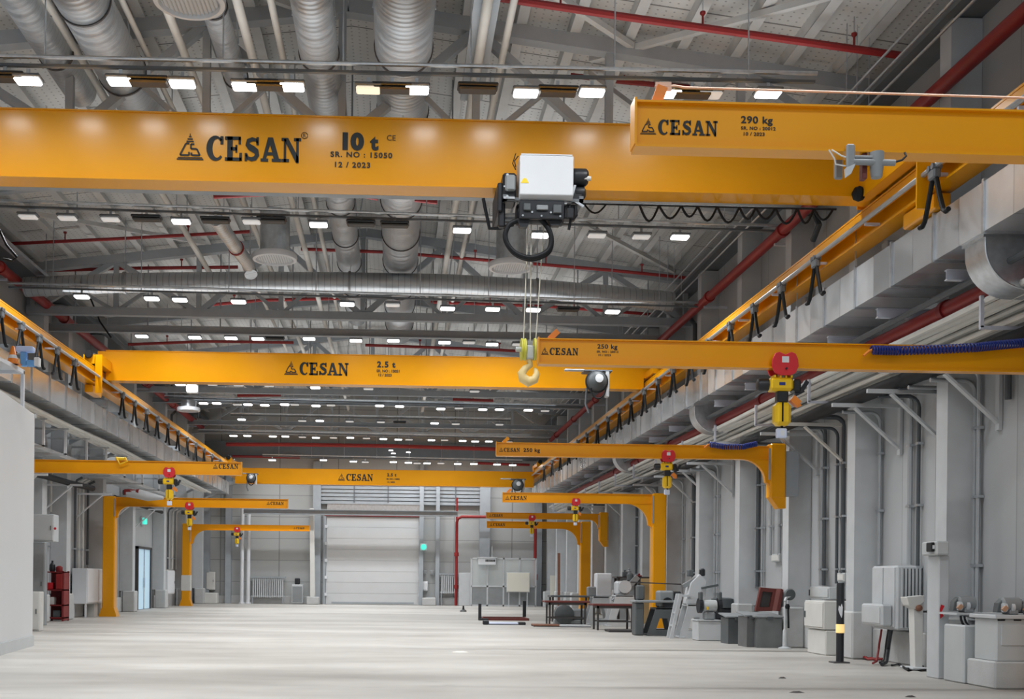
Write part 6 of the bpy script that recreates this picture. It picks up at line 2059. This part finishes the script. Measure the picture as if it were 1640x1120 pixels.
# maroon frame
y = by + .25
A = [at(1209, 984, y=y), at(1236, 984, y=y), at(1243, 948, y=y), at(1217, 946, y=y)]
zo = zt + .13
t = thing('maroon_frame', 'maroon steel hood with an open front, leaning on the larger grey bin', 'hood', (A[0].x, y, zo))
pts = [(p.x, zo + (p.z - A[0].z)) for p in A]
cxm = sum(p[0] for p in pts) / 4
czm = sum(p[1] for p in pts) / 4
hole = [(cxm + (p[0] - cxm) * .62, czm + (p[1] - czm) * .66) for p in pts]
MB().frame_prism(pts, hole, 'y', y - .03, y + .05).build('front_frame', MAR, t, bevel=.006)
MB().prism(hole, 'y', y + .04, y + .05).build('back_panel', DARKST, t)
MB().prism([(p[0] + .10, p[1]) for p in (pts[1], (pts[1][0] + .07, pts[1][1]), (pts[2][0] + .05, pts[2][1] - .02), pts[2])], 'y', y + .0, y + .3).build('side_wall', MAR, t)
A = [at(1243, 985, y=y + .3), at(1254, 985, y=y + .3), at(1258, 952, y=y + .3), at(1250, 950, y=y + .3)]
o = MB().prism([(p.x, p.z + zo - A[0].z) for p in A], 'y', y + .34, y + .40).build('leaning_plate', GREYD, bevel=.005)
tag(o, 'dark plate leaning behind the maroon hood on the larger bin', 'plate')
# slim stand with lamp head
b3 = at(1257, 1036, y=22.35)
b3.z = 0
y = b3.y
t = thing('work_lamp', 'slim grey stand with a dark round head beside the larger bin', 'work lamp', b3)
zt_ = at(1257, 962, y=y).z
MB().tube([(b3.x, y, .03), (b3.x, y, zt_)], .028, 12).build('pole', GREYL, t)
MB().lathe([(.13, 0), (.13, .02), (.05, .05), (.045, .36), (.03, .40)], b3, 'z', 22).build('base', CABG, t)
MB().tube([(b3.x - .02, y - .02, zt_ - .02), (b3.x + .03, y, zt_ + .06), (b3.x + .1, y, zt_ + .08)], .03, 10).build('elbow', GREYL, t)
MB().lathe([(.03, -.03), (.10, -.02), (.12, .03), (.09, .06)], (b3.x + .10, y, zt_ + .12), 'y', 22).build('head', GREYD, t)
MB().tube([(b3.x + .04, y - .04, zt_ - .08), (b3.x + .05, y - .04, .6), (b3.x + .06, y - .03, .42)], .022, 8).lathe([(.04, -.05), (.05, 0), (.03, .05)], (b3.x + .03, y - .04, zt_ - .12)).build('hose', RUB, t)
# small pale switch boxes on the wall behind
for u0, u1, v0, v1, lab in ((1239, 1251, 888, 900, 'small pale switch box on the right wall above the slim work lamp'), (1345, 1356, 918, 932, 'small pale switch box on the right wall above the bollard')):
    a, b = at(u1, v1, x=8.45), at(u0, v0, x=8.45)
    t = thing('switch_box', lab, 'switch', (8.45, a.y, a.z), 'switch boxes on the right wall')
    MB().box(8.40, 8.495, a.y, b.y, a.z, b.z, .01).build('housing', CABG, t)
    MB().box(8.39, 8.402, a.y + .03, b.y - .03, a.z + .03, b.z - .03).build('cover', CREAM, t)


# ------------------------------------------------------------------ tables, racks and the far machines
def table(u0, u1, vt, vb, ub, lab, dpt=.75, m_=MAR):
    b = at(ub, vb, z=0)
    y = b.y
    xa, xb = at(u0, vt, y=y).x, at(u1, vt, y=y).x
    zt = at((u0 + u1) / 2, vt, y=y).z
    t = thing('work_table', lab, 'table', ((xa + xb) / 2, y + dpt / 2, 0), 'steel work tables')
    MB().box(xa, xb, y, y + dpt, zt - .05, zt, .008).build('tabletop', m_, t)
    for x in (xa + .12, xb - .16):
        for yy in (y + .04, y + dpt - .09):
            MB().box(x, x + .05, yy, yy + .05, 0, zt - .05).build('leg', DARKST, t)
    MB().box(xa + .14, xb - .14, y + .05, y + .08, .22, .26).box(xa + .14, xb - .14, y + dpt - .08, y + dpt - .05, .22, .26).build('stretcher', DARKST, t)
    MB().box(xa + .12, xb - .11, y + .04, y + dpt - .04, zt - .12, zt - .05).build('apron', DARKST, t)
    return xa, xb, y, zt


table(873, 945, 963, 1003, 890, 'maroon-topped steel work table, farther of the two by the far jib post')
table(950, 1021, 968, 1010, 957, 'maroon-topped steel work table, nearer of the two, left of the dark machine')
b = at(915, 993, z=0)
zt = .82
xa, xb = at(882, 957, y=36.6).x, at(948, 957, y=36.6).x
t = thing('work_table', 'dark steel bench standing behind the farther maroon table', 'table', ((xa + xb) / 2, 37, 0), 'steel work tables')
MB().box(xa, xb, 36.6, 37.4, .80, .86, .01).build('tabletop', GREYD, t)
for x in (xa + .05, xb - .1):
    for y in (36.65, 37.3):
        MB().box(x, x + .06, y, y + .06, 0, .8).build('leg', DARKST, t)
xa, xb = at(990, 925, y=34.8).x, at(1040, 925, y=34.8).x
zt = at(1015, 924, y=34.8).z
t = thing('steel_stand', 'tall dark steel stand with a flat top behind the nearer maroon table', 'stand', ((xa + xb) / 2, 35.1, 0))
MB().box(xa - .05, xb + .05, 34.8, 35.5, zt - .05, zt).build('top', DARKST, t)
for x in (xa, at(1023, 925, y=34.8).x):
    for y in (34.85, 35.4):
        MB().box(x, x + .07, y, y + .07, 0, zt - .05).build('leg', DARKST, t)
MB().box(xa + .05, xb - .2, 35.42, 35.46, zt - .75, zt - .05).build('back_panel', GREYL, t)
for u, w_, h_, m_, lab in ((1001, .14, .16, GREYD, 'small dark tool on the tall steel stand, left'), (1008, .1, .2, GREY, 'small grey tool on the tall steel stand, middle'), (1024, .16, .05, REDD, 'small red tool on the tall steel stand, right')):
    x = at(u, 920, y=35).x
    o = MB().box(x - w_ / 2, x + w_ / 2, 34.95, 35.15, zt, zt + h_, .02).lathe([(.03, h_), (.04, h_ + .03), (.02, h_ + .06)], (x, 35.05, zt), 'z', 12).build('hand_tool', m_)
    tag(o, lab, 'tool', 'tools on the tall steel stand')
bz = at(1000, 1003, z=0)
t, hs = machine_stand(Vector((at(995, 990, y=33.2).x, 33.2, 0)), 1.0, 1.5, .6, GREYL, 'pale grey drill-like machine with a slanted arm behind the nearer maroon table')
x, y = at(995, 990, y=33.2).x, 33.2
MB().bar((x - .25, y - .1, hs - .2), (x + .45, y - .1, hs + .55), .22, .16).build('slanted_arm', GREY, t)
MB().box(x - .2, x + .2, y - .2, y + .2, hs, hs + .42, .06).build('head', GREYL, t)
MB().lathe([(.16, -.03), (.19, -.03), (.19, .03), (.16, .03)], (x + .05, y - .24, hs + .25), 'y', 24).build('hand_wheel', GREYL, t)
MB().lathe([(.07, 0), (.10, .03), (.10, .2), (.06, .24)], (x + .25, y, hs + .42), 'z', 18).build('motor', GREYD, t)
x, y = at(958, 990, y=34.6).x, 34.6
t, hs = machine_stand(Vector((x, y, 0)), .9, 1.4, .6, GREYL, 'pale machine with a white cover behind the gap of the two maroon tables')
MB().box(x - .1, x + .38, y - .2, y + .25, hs, hs + .72, .03).build('cover', WHT, t)
MB().box(x - .35, x - .1, y - .15, y + .15, hs + .0, hs + .3, .03).build('motor', GREY, t)
x, y = at(905, 980, y=34.3).x, 34.6
t = thing('workshop_machine', 'round dark machine on the floor under the farther maroon table', 'machine', (x, y, 0), 'workshop machines along the right wall')
MB().lathe([(.26, -.2), (.30, -.18), (.30, .18), (.26, .2)], (x, y, .30), 'y', 26).build('drum', GREYD, t)
MB().box(x - .3, x + .55, y - .15, y + .2, .0, .14, .02).build('base', GREY, t)
MB().box(x + .25, x + .7, y - .12, y + .18, .14, .48, .05).build('gearbox', GREY, t)
# cream and orange panels against the far right wall
for u0, u1, v0, v1, y, m_, lab in ((881, 890, 980, 922, 56.4, BOARD, 'narrow cream panel leaning at the far right wall'), (893, 898, 975, 886, 50.8, BROWN, 'narrow brown board leaning at the far right wall'), (1023, 1042, 960, 926, 35.6, mat('pale orange board', (.62, .42, .2), .6), 'pale orange board behind the tall steel stand')):
    a, b = at(u0, v0, y=y), at(u1, v1, y=y)
    o = MB().add([(a.x, y, 0), (b.x, y, 0), (b.x, y + .03, 0), (a.x, y + .03, 0), (a.x, y + .15, b.z), (b.x, y + .15, b.z), (b.x, y + .18, b.z), (a.x, y + .18, b.z)],
                 [(0, 3, 2, 1), (4, 5, 6, 7), (0, 1, 5, 4), (1, 2, 6, 5), (2, 3, 7, 6), (3, 0, 4, 7)]).build('leaning_board', m_)
    tag(o, lab, 'board')
for u, y, v, lab in ((884, 56.9, 948, 'pale cabinet at the foot of the far right wall'), (955, 38.9, 945, 'pale cabinet at the right wall behind the tables'), (905, 48, 950, 'pale low cabinet at the right wall before the far columns')):
    zt = at(u, v, y=y).z
    cabinet('floor_cabinet', lab, 'cabinet', 7.6, 8.34, y, y + .6, 0, max(zt, .6), CABG, 'x-')
# steel frames on the floor with upright posts
fr = [(763, 996, 890, 1.0)]
a, b = at(772, 994, z=0), at(852, 996, z=0)
y0_ = a.y
t = thing('floor_frame', 'flat rusty steel frame on the floor with two upright black posts', 'frame', ((a.x + b.x) / 2, y0_, 0))
MB().box(a.x, b.x, y0_, y0_ + .08, 0, .08).box(a.x, b.x, y0_ + 1.5, y0_ + 1.58, 0, .08).box(a.x, a.x + .08, y0_ + .08, y0_ + 1.5, 0, .08).box(b.x - .08, b.x, y0_ + .08, y0_ + 1.5, 0, .08).build('frame_bars', MAR, t)
h1 = .55
MB().box(a.x - .12, a.x - .02, y0_ + .05, y0_ + .15, 0, h1).box(a.x - .1, a.x + .2, y0_ - .05, y0_ + .2, 0, .07, .02).build('upright_post', BLK, t)
xq = at(840, 985, y=y0_ + 1.5).x
MB().box(xq - .06, xq + .05, y0_ + 1.45, y0_ + 1.57, 0.08, h1 + .08).build('upright_post', BLK, t)
for u0, u1, v, m_, lab in ((783, 830, 1001, SKYB, 'pale blue sheet with black ends lying before the rusty frame'), (855, 897, 1004, BROWN, 'dark brown plank stack lying at the foot of the farther maroon table'), (898, 945, 1005, GREYL, 'pale sheet lying under the farther maroon table'), (976, 1020, 1013, DARKST, 'black flat bars lying under the nearer maroon table')):
    a, b = at(u0, v, z=0), at(u1, v, z=0)
    t = thing('floor_sheet', lab, 'sheet', ((a.x + b.x) / 2, a.y, 0), 'flat material lying on the floor')
    if m_ is SKYB:
        m_ = TAGM
    MB().box(a.x, b.x, a.y, a.y + .7, .02, .06, .006).build('sheet', m_, t)
    MB().box(a.x + .0, b.x, a.y + .02, a.y + .1, 0, .02).box(a.x, b.x, a.y + .58, a.y + .66, 0, .02).build('batten', BLK, t)
    if m_ is TAGM:
        MB().box(a.x - .18, a.x + .0, a.y - .02, a.y + .2, 0, .13, .02).box(b.x - .02, b.x + .2, a.y - .05, a.y + .2, 0, .09, .02).build('end_block', BLK, t)
p = at(742, 980, z=0)
o = MB().lathe([(.14, 0), (.15, .03), (.05, .1), (.03, .25)], p, 'z', 16).build('floor_anchor', BLK)
tag(o, 'small black peg on the floor before the grey sheet at the end wall', 'peg')
# scraps on the floor
for u, v, s, lab in ((737, 1045, .16, 'pale scrap on the bare floor below the sectional door'), (1276, 1110, .10, 'dark scrap on the floor at the lower right, nearest'), (1253, 1087, .06, 'small dark scrap on the floor at the lower right, farther'), (1458, 1117, .07, 'dark scrap on the floor at the bottom edge')):
    p = at(u, v, z=0)
    m = MB().add([(p.x - s, p.y, 0), (p.x - .2 * s, p.y - .5 * s, 0), (p.x + s, p.y - .1 * s, 0), (p.x + .4 * s, p.y + .6 * s, 0), (p.x - .4 * s, p.y + .1 * s, .018), (p.x + .3 * s, p.y, .022)], [(0, 1, 2, 3), (0, 4, 1), (1, 4, 5), (1, 5, 2), (2, 5, 3), (3, 5, 4), (3, 4, 0)])
    o = m.build('floor_scrap', BOARD if u == 737 else DARKST)
    tag(o, lab, 'scrap', 'scraps on the floor')
# ================================================================== light
for o in list(bpy.data.objects):
    pass
# each lamp row also throws light: one slim area lamp per row, at the diffusers
def area(name, loc, sx, sy, power, col=(.95, .98, 1.0), rot=(0, 0, 0)):
    l = bpy.data.lights.new(name, 'AREA')
    l.shape = 'RECTANGLE'
    l.size, l.size_y = sx, sy
    l.energy = power
    l.color = col
    l.spread = math.radians(145)
    o = bpy.data.objects.new(name, l)
    COL.objects.link(o)
    o.location = loc
    o.rotation_euler = rot
    return o


ROWP = 950.0
for y in (2.5, 8.0):                                    # lamp rows over the camera, out of the picture
    area('row_light', (-.9, y, 8.5), 15.5, .36, ROWP)
    area('roof_fill', (-.9, y, 9.1), 15.5, .2, 120.0, rot=(PI, 0, 0))  # added fill aimed up at the roof, no fixture behind it
for ri, p, kind, n in LIT:                              # the light of every lit lamp
    e = min(ROWP / n, 190.0) * (.6 if ri == 0 else 1.0) * {'warm': .3, 'dim': .55}.get(kind, 1.0) * {7: .7, 8: .35}.get(ri, 1.0)
    area('lamp_light', (p.x, p.y, p.z - .03), .34, .2, e)
for ri, (rn, Y, *_r) in enumerate(ROWS):                # added upward fill over each row, brightening the roof
    zz = [q.z for r, q, *_q in LIT if r == ri]
    area('roof_fill', (-.9, Y + .75, sum(zz) / len(zz) + .3), 15.5, .9, 115.0 if ri < 7 or ri > 8 else 45.0, rot=(PI, 0, 0))
w = bpy.data.worlds.new('world')
scene.world = w
w.use_nodes = True
w.node_tree.nodes['Background'].inputs[0].default_value = (0.86, 0.93, 1.0, 1)
w.node_tree.nodes['Background'].inputs[1].default_value = 1.8

scene.view_settings.view_transform = 'Standard'
scene.view_settings.look = 'None'
scene.view_settings.gamma = 1
scene.view_settings.use_curve_mapping = False
scene.view_settings.exposure = -1.08
scene.cycles.max_bounces = 7
scene.cycles.diffuse_bounces = 4
scene.cycles.glossy_bounces = 3
scene.cycles.transparent_max_bounces = 6
scene.cycles.use_denoising = True
scene.cycles.caustics_reflective = False
scene.cycles.caustics_refractive = False
scene.cycles.sample_clamp_indirect = 6
